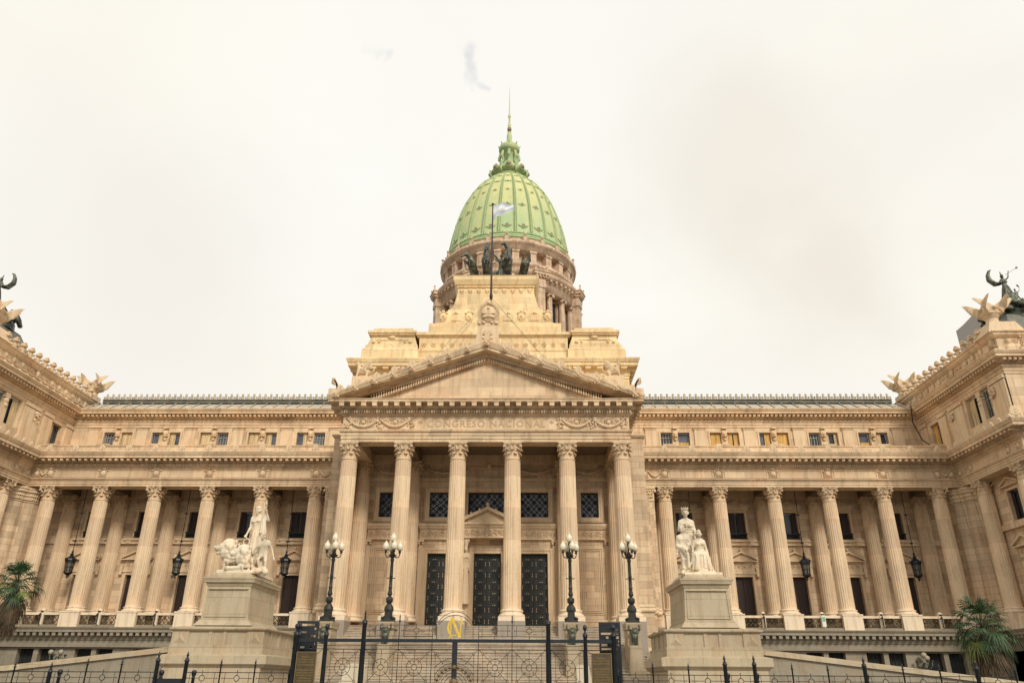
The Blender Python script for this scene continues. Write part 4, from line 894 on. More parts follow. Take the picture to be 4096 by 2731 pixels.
for z,hw in ((62.3,.42),(64.0,.3)):
    sw=MB(); r=dr(z)+.05; sw.tube([(r,-hw,z+.12),(r+.02,-hw*.5,z-.06),(r+.05,0,z+.04),(r+.02,hw*.5,z-.06),(r,hw,z+.12)],.06,5); sw.ball((r+.05,0,z+.02),.09,u=6,v=4); sw_=sw.build('dome_swag','copper_dark',dome,(CX,CY,0))
    for k in range(1,24): link('dome_swag',sw_.data,dome,(CX,CY,0),rz=2*PI*k/24)
    for k in ():
        mb.tube([(r,-hw,z+.12),(r+.02,-hw*.5,z-.06),(r+.05,0,z+.04),(r+.02,hw*.5,z-.06),(r,hw,z+.12)],.06,5); mb.ball((r+.05,0,z+.02),.09,u=6,v=4)
mb.T=None
for z,r,t in ((51.75,8.52,.12),(52.05,8.42,.1),(52.5,8.3,.11),(66.1,2.35,.12)): mb.ring((CX,CY,z),r,t,'z',72,6)
for k in range(96): a=2*PI*k/96; mb.ball((CX+8.2*cos(a),CY+8.2*sin(a),52.75),.1,u=5,v=4)
mb.build('dome_moulding','copper_dark',dome)
mb=MB()
for k in range(24):
    a=2*PI*k/24; mb.T=Matrix.Translation((CX,CY,0))@Matrix.Rotation(a,4,'Z')
    if k==0:
        mb.T=None; mb.hexa([(8.7,-.42,51.0),(8.95,-.42,51.0),(8.95,.42,51.0),(8.7,.42,51.0),(8.75,-.14,51.75),(8.9,-.14,51.75),(8.9,.14,51.75),(8.75,.14,51.75)]); mb.ball((8.85,0,51.95),.2,u=6,v=4); mb.ball((8.95,-.35,51.15),.15,u=6,v=4); mb.ball((8.95,.35,51.15),.15,u=6,v=4)
        first_=mb.build('drum_antefix','brown_stone',drm,(CX,CY,0))
    else: link('drum_antefix',first_.data,drm,(CX,CY,0),rz=a)
# lantern
mb=MB(); mb.lathe([(2.2,66.0),(2.15,66.3),(2.0,66.4),(2.0,66.7),(2.35,66.8),(2.6,67.1),(2.6,67.4),(2.3,67.7),(1.7,67.9),(1.3,68.3),(1.1,68.9),(.85,69.4),(.8,70.6),(1.0,71.0),(1.35,71.15),(1.5,71.5),(1.5,71.9),(1.35,72.2),(.75,72.35),(.6,72.8),(.45,73.2),(.36,73.6),(.38,74.1),(.3,74.6),(.2,74.9),(.28,75.0)],CX,CY,40)
for k in range(8):
    a=2*PI*(k+.5)/8+0; mb.T=Matrix.Translation((CX,CY,0))@Matrix.Rotation(a,4,'Z'); mb.tube([(2.5,0,66.2),(2.8,0,66.5),(2.75,0,67.0),(2.5,0,67.3)],.16,6); mb.ball((2.85,0,67.2),.13)
    a=2*PI*k/8; mb.T=Matrix.Translation((CX,CY,0))@Matrix.Rotation(a,4,'Z')
    mb.tube([(1.35,0,68.2),(1.55,0,68.6),(1.3,0,69.0),(1.1,0,69.4),(1.35,0,69.8),(1.4,0,70.3),(1.2,0,70.6),(1.3,0,70.9)],[.2,.24,.2,.16,.22,.25,.2,.22],6); mb.ball((1.3,0,70.55),.22); mb.ball((1.45,0,69.9),.2)
    mb.ring((2.62,0,67.35),.42,.09,'x',14,5)
    mb.cap((1.45,0,72.1),(1.62,0,72.35),.1,.05)
mb.T=None; lan=mb.build('lantern','copper_dark' if False else 'copper_dark',dome)
mb=MB()
for k in range(8): a=2*PI*k/8; mb.ball((CX+2.6*cos(a),CY+2.6*sin(a),67.35),.36,u=10,v=8)
mb.ball((CX,CY,75.45),.34); mb.ball((CX,CY,75.0),.22,(1,1,.5)); mb.build('lantern_bosses','copper_red',dome)
mb=MB(); mb.lathe([(.28,75.7),(.2,75.9),(.26,76.2),(.16,76.5),(.13,77.6),(.22,77.75),(.22,77.95),(.12,78.1),(.15,78.25),(.1,78.4),(.02,83.5)],CX,CY,12); mb.build('spire','copper',dome)
# ================================================================== STAIRS, RAMPS, GROUND
g=MB(); g.add([(-3000,-3000,0),(3000,-3000,0),(3000,3000,0),(-3000,3000,0)],[(0,1,2,3)]); tag(g.build('ground','asphalt'),kind='structure')
g=MB(); g.box(-60,60,-24,20,.0,.12); tag(g.build('forecourt_paving','paving'),kind='structure')
st=thing('staircase','broad grey stone staircase rising from the gate to the portico doors','stairs'); mb=MB(); z=4.75; y=5.6; y0=.45
for i in range(29):
    mb.box(-9.65,9.65,y0-.31*i,6.0 if i==0 else y0-.31*(i-1),0,z-.16*i) if i==0 else mb.box(-9.65-.02*max(0,i-8),9.65+.02*max(0,i-8),y0-.31*i,y0-.31*(i-1),0,z-.16*i)
mb.build('steps','step_stone',st)
mb=MB()
for i in range(29): e=9.65+.02*max(0,i-8)+.01; mb.box(-e,e,y0-.31*i-.035,y0-.31*i-.001,z-.16*i-.05,z-.16*i+.003)
mb.build('added_nosing','step_stone',st)  # overhang added for the shade line it casts on each riser
mb=MB()
for s in (1,-1):
    mb.box(*sorted((s*10.08,s*13.6)),-9.2,6.0,0,2.4); mb.hexa([(s*9.66,-3.3,0),(s*10.07,-3.3,0),(s*10.07,3.4,0),(s*9.66,3.4,0),(s*9.66,-3.3,2.9),(s*10.07,-3.3,2.9),(s*10.07,3.4,4.2),(s*9.66,3.4,4.2)])
    mb.box(*sorted((s*9.66,s*9.98)),-9.0,-3.3,0,1.6)
mb.build('flank_wall','granite',st)
for s in (1,-1):
    t=thing('ramp_wall',f'pale granite carriage ramp wall sloping down from the {"right" if s>0 else "left"} statue pedestal','wall'); mb=MB()
    pr=lambda x0,x1,ya,yb,d0,d1: mb.hexa([(s*x0,ya,0 if d0 is None else 2.92-(x0-13.4)*.112+d0),(s*x1,ya,0 if d0 is None else 2.92-(x1-13.4)*.112+d0),(s*x1,yb,0 if d0 is None else 2.92-(x1-13.4)*.112+d0),(s*x0,yb,0 if d0 is None else 2.92-(x0-13.4)*.112+d0),(s*x0,ya,2.92-(x0-13.4)*.112+d1),(s*x1,ya,2.92-(x1-13.4)*.112+d1),(s*x1,yb,2.92-(x1-13.4)*.112+d1),(s*x0,yb,2.92-(x0-13.4)*.112+d1)])
    pr(13.0,33,-13.3,-13.0,None,-.2); mb.build('wall','granite',t); mb=MB(); pr(13.0,33,-13.42,-12.9,-.199,-.02); pr(13.0,33,-13.38,-12.95,-.02,.03); mb.build('coping','pedestal_stone',t); mb=MB(); pr(13.4,33,-12.9,-6,None,-1.1); mb.build('ramp','paving',t)
# ================================================================== STATUE PEDESTALS
for s in (1,-1):
    t=thing('statue_pedestal',f'tall grey stone pedestal carrying the {"marble group with the tall crowned woman and seated figure" if s>0 else "marble group with two lions"}','pedestal',(s*11,-12,0)); 
    mb=MB(); mb.frus(0,0,0,2.05,2.25,2.6,2.15,2.5); mb.mold([(-2.2,2.55),(-2.2,-2.4),(2.2,-2.4),(2.2,2.55),(-2.2,2.55)],[(-.1,2.04),(.03,2.05),(.12,2.14),(.2,2.22),(.2,2.55),(0,2.6),(-.1,2.62)]); mb.build('footing','pedestal_stone',t)
    mb=MB(); mb.box(-2.1,2.1,-2.3,2.5,2.6,3.0); mb.box(-2.02,2.02,-2.22,2.42,3.0,3.6)
    for a,b in ((-2.06,-1.3),(1.3,2.06)): mb.box(a,b,-2.27,-1.5,3.0,3.6)
    for x in (-.35,.3): mb.box(x-.07,x+.07,-2.26,-2.2,3.0,3.6)
    for sg in (-1,1):
        for y_ in (-1.2,.1,1.4): mb.box(sg*2.0 if sg>0 else -2.07,2.07 if sg>0 else -2.0,y_-.12,y_+.12,3.0,3.6)
        mb.hexa([(sg*1.68-.28,-2.272,3.06),(sg*1.68+.28,-2.272,3.06),(sg*1.68+.28,-2.26,3.06),(sg*1.68-.28,-2.26,3.06),(sg*1.68-.02,-2.33,3.3),(sg*1.68+.02,-2.33,3.3),(sg*1.68+.02,-2.26,3.54),(sg*1.68-.02,-2.26,3.54)])
    mb.mold([(-2.02,2.42),(-2.02,-2.22),(2.02,-2.22),(2.02,2.42),(-2.02,2.42)],[(0,3.56),(.1,3.58),(.16,3.64),(.16,3.70),(-.2,3.78),(-1,3.8)]); mb.box(-1.5,1.5,-1.7,2,3.7,3.82)
    mb.hexa([(x,-2.275,z) for x,z in ()] ) if False else None
    mb.build('plinth_course','pedestal_stone',t)
    mb=MB(); mb.frus(0,.05,3.82,4.08,1.32,2.1,1.12,1.9); mb.frus(0,.05,4.08,4.12,1.14,1.92,1.1,1.88); mb.frus(0,.05,4.12,5.55,1.08,1.88,1.0,1.82)
    for q in (0,):
        for (x0,x1,za,zb) in ((-.95,.95,4.2,4.235),(-.93,.93,5.4,5.435)): mb.hexa([(x0,-1.87,za),(x1,-1.87,za),(x1,-1.7,za),(x0,-1.7,za),(x0,-1.86,zb),(x1,-1.86,zb),(x1,-1.7,zb),(x0,-1.7,zb)])
        for sg in (-1,1): mb.hexa([(sg*.93,-1.87,4.2),(sg*.965,-1.87,4.2),(sg*.965,-1.7,4.2),(sg*.93,-1.7,4.2),(sg*.88,-1.805,5.43),(sg*.915,-1.805,5.43),(sg*.915,-1.7,5.43),(sg*.88,-1.7,5.43)])
    mb.build('die','pedestal_stone',t)
    mb=MB(); mb.mold([(-1.0,1.87),(-1.0,-1.77),(1.0,-1.77),(1.0,1.87),(-1.0,1.87)],[(0,5.5),(.03,5.54),(.06,5.6),(.06,5.66),(.17,5.7),(.19,5.82),(.22,5.86),(.22,5.93),(-.9,5.95)]); mb.box(-1.0,1.0,-1.75,1.85,5.93,6.05); mb.frus(0,.05,6.05,6.15,.9,1.7,.86,1.66); mb.build('cap','pedestal_stone',t)
# marble groups -------------------------------------------------
m=MB(); Y=-12.5
m.frus(-10.95,-12.0,6.13,6.3,1.2 if False else .88,1.62,.84,1.58)
def lion(m,hx,hz,hy,bx,bz,by,s,seat):
    H=V((hx,hy,hz)); Bk=V((bx,by,bz)); m.cap(H+V((.25,.12,-.3))*s,Bk,.3*s,.24*s); m.cap(H+V((.15,0,-.15))*s,H+V((.3,.1,-.55))*s,.26*s,.3*s)
    m.ball(H,.25*s,(1,1,1)); m.ball(H+V((.16,.04,.06))*s,.33*s); m.ball(H+V((.2,.02,-.22))*s,.36*s); m.cap(H,H+V((-.24,-.12,-.04))*s,.19*s,.13*s); m.cap(H+V((-.08,-.06,-.17))*s,H+V((-.22,-.1,-.23))*s,.09*s,.07*s); m.ball(H+V((-.37,-.13,.02))*s,.05*s)
    for q in (-1,1): m.ball(H+V((-.13,-.08+q*.09,.1))*s,.05*s); m.ball(H+V((.04,q*.15,.17))*s,.055*s)
    rs=random.Random(5)
    for i in range(60):
        a=rs.uniform(0,2*PI); u=rs.uniform(-.1,1); c=H+V((.2+.12*u,.05,.02-.62*max(u,0)))*s; rr=(.27+.08*rs.random())*s
        d=V((cos(a)*.8+.25,sin(a),(1-u)*rs.uniform(-.3,1)*.7)); 
        if d.x<-.25 and u<.45: d.x=.1
        p=c+d*rr; m.cap(p,p+V((.03,rs.uniform(-.05,.05),-.15))*s,.075*s,.03*s)
    fl=6.28
    for q in (-1,1):
        a=H+V((.2,.14*q,-.55))*s
        if seat: m.cap(a,V((a.x-.05,a.y,fl+.35*s)),.13*s,.085*s); m.cap(V((a.x-.05,a.y,fl+.35*s)),V((a.x-.03,a.y,fl+.06)),.085*s,.08*s); m.cap(V((a.x-.03,a.y,fl+.06)),V((a.x-.2*s,a.y-.03,fl+.05)),.09*s,.075*s)
        else: m.cap(a,V((a.x,a.y-.05,fl+.12)),.13*s,.11*s); m.cap(V((a.x,a.y-.05,fl+.12)),V((a.x-.5*s,a.y-.12,fl+.08)),.1*s,.09*s); m.ball(V((a.x-.55*s,a.y-.12,fl+.08)),.11*s)
        m.cap(Bk+V((0,q*.16*s,-.05)),V((bx-.1*s,by+q*.22*s,fl+.15)),.2*s,.12*s); m.cap(V((bx-.1*s,by+q*.22*s,fl+.1)),V((bx-.4*s,by+q*.24*s,fl+.06)),.09*s,.07*s)
lion(m,-12.041,7.484,-12.4,-11.421,7.035,-11.7,1.2,True); lion(m,-10.948,7.1,-13.3,-10.55,6.85,-12.3,1.12,False)
m.ball((-10.7,-11.9,6.75),1,(.6,.9,.55))
J=dict(head=(-10.68, -12.3, 9.3),neck=(-10.658, -12.25, 9.04),shL=(-10.929, -12.22, 8.946),shR=(-10.395, -12.2, 9.02),elL=(-10.95, -12.3, 8.48),haL=(-10.972, -12.65, 8.079),elR=(-10.134, -12.2, 8.839),haR=(-10.219, -12.42, 9.216),hip=(-10.655, -12.2, 8.167))
human(m,J,1.5,female=True,look=(-.3,-1,-.1)); drape(m,(-10.6,-12.15,8.3),(-10.6,-12.1,6.7),.25,.5,18,.05,1,2)
m.cap((-10.28,-12.45,9.75),(-10.4,-12.4,8.0),.03,.03); m.cap((-10.27,-12.45,9.6),(-10.27,-12.45,9.85),.06,.015); drape(m,(-10.36,-12.3,9.1),(-10.27,-12.4,8.15),.08,.16,8,.03,1,3)
m.ring((-10.9,-12.7,7.72),.15,.035,'y',12,5); m.cap((-10.92,-12.7,7.9),(-10.98,-12.7,8.05),.03,.015); m.cap((-10.9,-12.68,7.5),(-10.7,-12.5,7.35),.08)
J=dict(head=(-10.029, -13.0, 7.901),neck=(-9.958, -12.95, 7.742),shL=(-10.145, -12.95, 7.595),shR=(-9.712, -12.95, 7.673),elL=(-10.355, -13.05, 7.265),haL=(-10.538, -13.25, 7.098),elR=(-9.509, -13.0, 7.322),haR=(-9.339, -13.1, 6.915),hip=(-9.916, -12.9, 7.091),knL=(-10.015, -13.35, 6.801),ftL=(-9.892, -13.2, 6.364),knR=(-9.66, -13.25, 6.718),ftR=(-9.628, -13.2, 6.285))
human(m,J,1.22,look=(-.5,-1,.1)); m.cap((-9.9,-12.9,6.45),(-9.5,-13.5,6.2),.2,.14); m.cap((-10.4,-12.9,6.4),(-9.9,-13.4,6.25),.18,.14); m.ball((-9.5,-13.5,6.2),.15)
m.cap((-10.1,-12.75,6.5),(-10.2,-12.7,7.0),.3,.2)
tag(sculpt('marble_statue_group',m,'marble',.026),'white marble group with two lions and a woman holding a staff','statue','marble allegory groups on pedestals')
m=MB(); m.frus(11.0,-12.0,6.13,6.26,.9,1.62,.86,1.58); m.ball((11.15,-12.3,6.3),1,(.78,1.1,.42)); m.cap((11.1,-12.0,6.4),(10.9,-12.0,7.3),.42,.3)
J=dict(head=(10.671, -12.2, 9.26),neck=(10.692, -12.15, 8.979),shL=(10.4, -12.15, 8.829),shR=(10.983, -12.15, 8.829),elL=(10.3, -12.15, 8.407),haL=(10.459, -12.5, 8.563),elR=(11.063, -12.15, 8.527),haR=(11.038, -12.4, 8.262),hip=(10.793, -12.1, 7.984))
human(m,J,1.58,female=True,crown=True,look=(-.1,-1,-.1)); drape(m,(10.75,-12.1,8.2),(10.95,-12.1,6.7),.27,.5,18,.05,1,5); m.cap((11.1,-12.1,6.6),(11.3,-12.3,7.2),.4,.3)
J=dict(head=(10.297, -12.9, 8.331),neck=(10.317, -12.85, 8.104),shL=(10.091, -12.85, 7.985),shR=(10.544, -12.85, 8.005),elL=(10.012, -12.85, 7.591),haL=(9.973, -12.95, 7.202),elR=(10.589, -12.87, 7.657),haR=(10.433, -13.1, 7.394),hip=(10.307, -12.85, 7.394),knL=(10.228, -12.95, 6.887),ftL=(10.15, -12.9, 6.324),knR=(10.375, -13.0, 6.88),ftR=(10.424, -13.0, 6.36))
human(m,J,1.34,look=(-.6,-1,.15)); m.cap((10.05,-12.9,7.5),(10.5,-12.95,7.42),.12,.12); m.cap((10.25,-13.0,7.4),(10.4,-13.05,7.0),.14,.06); m.tube([(10.5,-13.15,7.85),(10.72,-13.2,7.3),(10.5,-13.1,6.5)],.035,5); m.box(10.38,10.5,-13.2,-13.0,6.5,7.2); m.cap((10.3,-12.8,6.5),(10.75,-12.9,6.45),.25,.14); m.cap((10.2,-12.8,6.3),(10.1,-13.3,6.25),.14,.1)
J=dict(head=(11.128, -12.75, 8.141),neck=(11.13, -12.7, 7.932),shL=(10.853, -12.7, 7.774),shR=(11.337, -12.7, 7.794),elL=(10.762, -12.8, 7.402),haL=(10.688, -13.05, 7.187),elR=(11.425, -12.75, 7.41),haR=(11.478, -12.9, 7.032),hip=(11.113, -12.6, 7.274),knL=(10.785, -13.1, 7.081),ftL=(10.815, -13.05, 6.501),knR=(11.235, -13.1, 7.12),ftR=(11.118, -13.1, 6.543))
human(m,J,1.3,female=True,look=(.4,-1,0),crown=False); drape(m,(10.86,-13.0,7.15),(10.82,-12.95,6.4),.17,.3,10,.05,1,6); drape(m,(11.24,-13.0,7.18),(11.28,-12.95,6.4),.17,.34,10,.05,1,7); m.cap((10.82,-13.0,7.12),(11.27,-13.0,7.14),.18); m.cap((11.45,-12.9,6.95),(11.5,-12.9,6.7),.12,.05); m.ball((11.1,-12.5,6.6),.5)
tag(sculpt('marble_statue_group',m,'marble',.026),'white marble group of a tall crowned woman, a youth and a seated woman','statue','marble allegory groups on pedestals')
# bronze chariot group -----------------------------------------
q=thing('bronze_chariot_group','dark bronze four-horse chariot group on the stone block before the dome','statue',(0,13,36.47))
def horse(ch,nk,pl,no,legs,hip,seed):
    m=MB(); ch,nk,pl,no=[V(p) for p in (ch,nk,pl,no)]; hp=V((hip,.75,.8))
    m.cap(hp,hp.lerp(ch,.5),.46,.44); m.cap(hp.lerp(ch,.5),ch,.44,.46); m.ball(ch+V((0,-.12,-.05)),.42)
    for q2 in (-1,1): m.ball(ch+V((q2*.19,-.33,-.02)),.24); m.cap(ch+V((q2*.17,-.45,-.1)),hp+V((q2*.1,-.35,.1)),.12,.1)
    if pl.length>.1:
        m.cap(ch+V((0,0,.15)),nk,.36,.27); m.cap(nk,pl,.26,.19); m.cap(pl,pl.lerp(no,.5),.18,.15); m.cap(pl.lerp(no,.35),no,.15,.105); m.ball(no,.115); m.ball(pl.lerp(no,.3)+V((0,-.02,-.08)),.15)
        for q2 in (-1,1): m.cap(pl+V((q2*.1,.03,.1)),pl+V((q2*.13,.03,.32)),.055,.015)
        for k in range(9): p=ch.lerp(nk,k/4) if k<5 else nk.lerp(pl,(k-4)/4); m.ball(p+V((.1,.22,.12)),.13)
    for (q2,kn,hf) in legs:
        kn,hf=V(kn),V(hf); s0=ch+V((q2*.24,-.2,-.15)); m.cap(s0,kn,.19,.12); m.ball(kn,.135); m.cap(kn,hf,.095,.065); m.ball(hf,.1,(1,1,.85))
    for q2 in (-1,1): a=hp+V((q2*.3,0,-.05)); b=V((hip+q2*.42,.35,.5)); m.cap(a,b,.26,.14); m.cap(b,V((hip+q2*.42,.6,.05)),.11,.08)
    m.tube([(hip,1.1,1.0),(hip+.1,1.4,.8),(hip+.1,1.4,.2)],.1,6)
    sculpt('horse',m,'bronze',.05,q)
horse((-2.35,-.3,1.55),(-2.55,-.4,2.2),(-2.92,-.5,2.62),(-3.32,-.75,2.12),((-1,(-3.0,-1.0,1.5),(-2.85,-.9,.62)),(1,(-2.55,-1.1,1.6),(-2.5,-1.0,1.0))),-2.1,1)
horse((-1.02,-.3,1.95),(-1.0,-.45,2.85),(-.9,-.55,3.6),(-1.05,-1.0,2.75),((-1,(-1.15,-1.1,1.75),(-1.1,-1.0,1.2)),(1,(-.85,-1.15,1.55),(-.88,-1.0,1.0))),-.9,2)
horse((1.12,-.3,2.0),(1.15,-.35,3.0),(.82,-.5,3.75),(.52,-.9,3.42),((-1,(.85,-1.1,2.3),(.8,-1.0,1.8)),(1,(1.3,-1.1,1.7),(1.3,-1.0,1.2))),1.0,3)
horse((2.75,-.3,1.5),(0,0,0),(0,0,0),(0,0,0),((-1,(2.62,-1.0,2.2),(2.55,-.75,1.75)),(1,(3.2,-1.0,2.2),(3.25,-.7,1.65))),2.5,4)
m=MB(); J=dict(head=(.45,.3,2.72),neck=(.45,.35,2.48),shL=(.2,.35,2.35),shR=(.7,.35,2.35),elL=(-.05,.2,2.2),haL=(-.2,-.1,2.25),elR=(.85,.2,2.25),haR=(.8,-.1,2.5),hip=(.45,.4,1.55)); human(m,J,1.4,female=True); drape(m,(.45,.4,1.7),(.45,.3,.5),.22,.4,12,.05,1,4); wing(m,(.3,.6,2.2),(-.5,.9,3.4),(.25,0,-.5),.05); wing(m,(.6,.6,2.2),(1.2,.9,3.2),(-.2,0,-.5),.05)
sculpt('winged_rider',m,'bronze',.05,q)
m=MB(); m.box(-1.6,2.2,-.2,2.4,0,.14); m.lathe([(.9,.14),(1.0,.5),(.95,1.1),(.8,1.15)],.3,1.2,16); m.ring((-.7,1.2,.7),.6,.07,'x'); m.ring((1.3,1.2,.7),.6,.07,'x'); m.tube([(-.8,-.2,1.5),(0,.1,2.0),(.9,-.2,1.9)],.04,5); m.tube([(-3,-.4,1.7),(-2.2,.3,1.5),(-.9,0,1.5)],.03,5); m.tube([(2.2,-.8,2.25),(3.1,-.8,2.25)],.05,5); m.build('chariot','bronze',q)
# angels on the pavilion roofs ----------------------------------
for s in (1,-1):
    t=thing('bronze_angel',f'bronze winged figure blowing a long trumpet on the {"right" if s>0 else "left"} pavilion roof','statue',(s*47.1,12.0,31.6)); m=MB()
    J=dict(head=(-.05,0,4.75),neck=(0,.02,4.5),shL=(-.25,.05,4.35),shR=(.25,.05,4.38),elL=(-.35,-.1,3.95),haL=(-.1,-.4,3.9),elR=(.5,-.05,4.6),haR=(.62,-.1,5.15),hip=(.05,.05,3.5)) 
    m.T=None; human(m,J,1.4,female=True,look=(-.6,-.8,.1)); drape(m,(.05,.05,3.7),(.1,.1,2.3),.24,.55,14,.06,1,8)
    m.tube([(-.1,.2,4.1),(-.7,.25,4.05),(-1.15,.25,4.45),(-1.2,.25,5.0),(-1.0,.25,5.45),(-.72,.25,5.62)],[.14,.22,.22,.19,.13,.04],8); m.tube([(-.2,.3,4.0),(-.8,.3,3.9),(-1.3,.3,4.4),(-1.3,.3,4.95),(-1.05,.3,5.3)],[.1,.14,.14,.1,.03],6)
    for k in range(5): m.cap((.1+.04*k,.35,4.5+.05*k),(.15+.07*k,.4,5.55-.12*k),.07,.025)
    J=dict(head=(.75,-.1,3.2),neck=(.78,-.1,3.05),shL=(.65,-.1,2.95),shR=(.95,-.1,2.95),elL=(.5,-.15,2.7),haL=(.4,-.2,2.6),elR=(1.15,-.1,3.1),haR=(1.25,-.1,3.5),hip=(.8,-.1,2.45),knL=(.7,-.2,2.15),ftL=(.6,-.1,1.75),knR=(1.0,-.2,2.15),ftR=(1.1,-.1,1.75)); human(m,J,.85); m.cap((1.25,-.1,3.5),(1.1,-.1,3.7),.05,.09); m.cap((.1,0,2.4),(.2,0,1.7),.5,.55)
    if s<0:
        m.v=[(-x,y,z) for x,y,z in m.v]; m.f=[tuple(reversed(f_)) for f_ in m.f]
    sculpt('winged_body',m,'bronze',.045,t).scale=(.95,.95,.95)
    k=MB(); k.tube([(s*.1,-.35,4.72),(s*1.35,-.3,5.5)],.022,6); k.lathe([(.03,0),(.05,.08),(.14,.16)],0,0,8) if False else k.cap((s*1.3,-.3,5.47),(s*1.42,-.3,5.55),.05,.12); k.v=[(x*.95,y*.95,z*.95) for x,y,z in k.v]; k.build('trumpet','copper_red',t)
    k=MB(); k.lathe([(.9,1.35),(1.05,1.4),(1.08,1.55),(.95,1.65),(.5,1.75)],.3*s,0,24); k.build('wreath_base','copper_dark',t)
    k=MB(); rs=random.Random(11)
    for i in range(60): a=rs.uniform(0,2*PI); rr=rs.uniform(.5,2.1); z=1.35-rr*.45+rs.uniform(-.1,.15); k.tube([(rr*cos(a)+.4*s,rr*sin(a)*.7,z),(rr*cos(a)*1.1+.4*s,rr*sin(a)*.75,z+.15),(rr*cos(a+.3)*1.15+.4*s,rr*sin(a+.3)*.8,z-.1)],.13,5)
    for i in range(90): a=rs.uniform(0,2*PI); rr=rs.uniform(1.4,2.5); z=1.0-(rr-1.2)*.6+rs.uniform(-.15,.3); k.tube([(rr*cos(a),rr*sin(a),z),(rr*cos(a)*1.1,rr*sin(a)*1.1,z+.3),(rr*cos(a+.25)*1.12,rr*sin(a+.25)*1.12,z-.15)],.2,5)
    k.lathe([(2.3,-.6),(2.2,.0),(1.9,.5),(1.4,.9),(.9,1.35),(.01,1.4)],0,0,24); k.build('roof_trophy','bronze',t)
    m=MB(); m.frus(s*47.1,12,22.0,31.2,6.5,6.5,2.0,2.0); m.build('pavilion_roof','roof_metal',B)
# winged stone eagles at pavilion corners ----------------------
def eagle(x,y,z,s,lab,sc):
    t=thing('winged_finial',lab,'statue',(x,y,z),0,'winged stone finials on the pavilion roofs'); m=MB(); W=lambda a:Matrix.Rotation(R(a),3,'Z')
    m.tube([(0,0,-.05),(0,0,.12),(0,0,.5),(0,0,.62),(0,0,.8)],[.62,.5,.46,.56,.66],16); m.frus(0,0,.68,.9,.42,.42,.72,.72); m.frus(0,0,.9,1.5,.66,.66,.74,.74)
    for a in (45,135,225,315):
        d=W(a)@V((1,0,0)); m.cap(d*.7+V((0,0,.85)),d*.82+V((0,0,1.5)),.12,.14); m.ball(d*.95+V((0,0,1.62)),.15); m.ball(d*1.05+V((0,0,1.85)),.14); m.cap(d*1.1+V((0,0,1.85)),d*1.28+V((0,0,1.78)),.07,.02)
    for a in (0,90,180,270):
        d=W(a)@V((0,-1,0)); e=W(a)@V((1,0,0))
        for q2 in (-1,1):
            for k in range(9):
                u=k/8; p0=d*.70+e*q2*(.12+.42*u)+V((0,0,1.5-.55*u)); p1=d*(.78+.12*u)+e*q2*(1.75-.75*u)+V((0,0,2.12-.85*u)); m.tube([p0,p0.lerp(p1,.45)+V((0,0,.22-.12*u)),p0.lerp(p1,.8)+V((0,0,.15-.1*u)),p1],[.085,.085,.06,.02],6)
        m.ball(d*.78+V((0,0,1.35)),.16)
    m.ball((0,0,1.8),.25)
    o=sculpt('winged_capital',m,'carved',.036,t,smooth=1); o.scale=(sc,sc,sc)
for s in (1,-1):
    w='right' if s>0 else 'left'; eagle(s*36.1,-1.05,24.85,s,f'stone finial with spread wings on the near front corner of the {w} pavilion',.86); eagle(s*35.8,12.4,24.35,s,f'stone finial with spread wings at the far end of the {w} pavilion parapet',.84)
# griffins -----------------------------------------------------
for s in (1,-1):
    m=MB(); m.box(-.75,.75,-.5,.5,-1.3,.0); m.cap((-s*.3,0,.45),(s*.3,0,.55),.24,.26); m.cap((s*.3,0,.6),(s*.42,0,.95),.2,.15); m.ball((s*.48,0,1.12),.17); m.cap((s*.5,0,1.1),(s*.7,0,1.02),.09,.04); m.cap((s*.4,-.15,.5),(s*.5,-.15,.05),.09,.08); m.cap((s*.4,.15,.5),(s*.55,.15,.05),.09,.08); m.cap((-s*.35,-.15,.4),(-s*.25,-.2,.05),.14,.09); m.cap((-s*.35,.15,.4),(-s*.25,.2,.05),.14,.09); m.tube([(-s*.5,0,.4),(-s*.8,0,.6),(-s*.75,0,.9)],.06,6)
    wing(m,(s*.2,-.22,.6),(-s*.75,-.3,1.3),(0,0,-.5),.05,7,V((0,0,.12))); wing(m,(s*.2,.22,.6),(-s*.75,.3,1.3),(0,0,-.5),.05,7,V((0,0,.12)))
    o=sculpt('griffin_statue',m,'carved',.04,None,(s*9.15,1.2,21.75)); o.scale=(.95,.95,1.0); tag(o,f'small winged stone griffin on the {"right" if s>0 else "left"} slope of the pediment roof','statue')
# ================================================================== FLAGPOLE & FLAG
t=thing('flagpole','dark tall flagpole with stay wires behind the coat of arms on the pediment apex','flagpole',(.06,2.5,0))
m=MB(); m.lathe([(.10,22.5),(.095,29),(.13,29.05),(.13,29.3),(.09,29.4),(.045,37.75)],0,0,10); m.build('pole','brown_wood',t); m=MB(); m.ball((0,0,37.85),.1); m.build('finial','iron',t)
for x,y,z in ((-6.3,1,22),(-3.8,-1,23),(6.1,1,22),(4.4,-1,23)):
    m=MB(); m.tube([(0,0,29.1),(x,y,z)],.008,4); a=V((0,0,29.1)).lerp(V((x,y,z)),.8); 
    for q2 in (.3,.55,.8): a=V((0,0,29.1)).lerp(V((x,y,z)),q2); m.ball(a,.035,u=5,v=4)
    m.build('stay_wire','iron',t)
m=MB(); m.smooth=True; nx,nz=22,12; vs=[]; fs=[]
def fl(u,v):
    x=u*1.62; z=-v*1.15*(1-.22*u)+.30*u+.1*sin(u*5); z+= -.45*max(0,v-.3)*(1-u)*.8 if u<.45 else .18*(u-.45)*v*2
    return (x*(1-.1*v*sin(u*4)),.14*sin(u*9+v*3)+.05*sin(v*8),z+.03*sin(u*14+v*5))
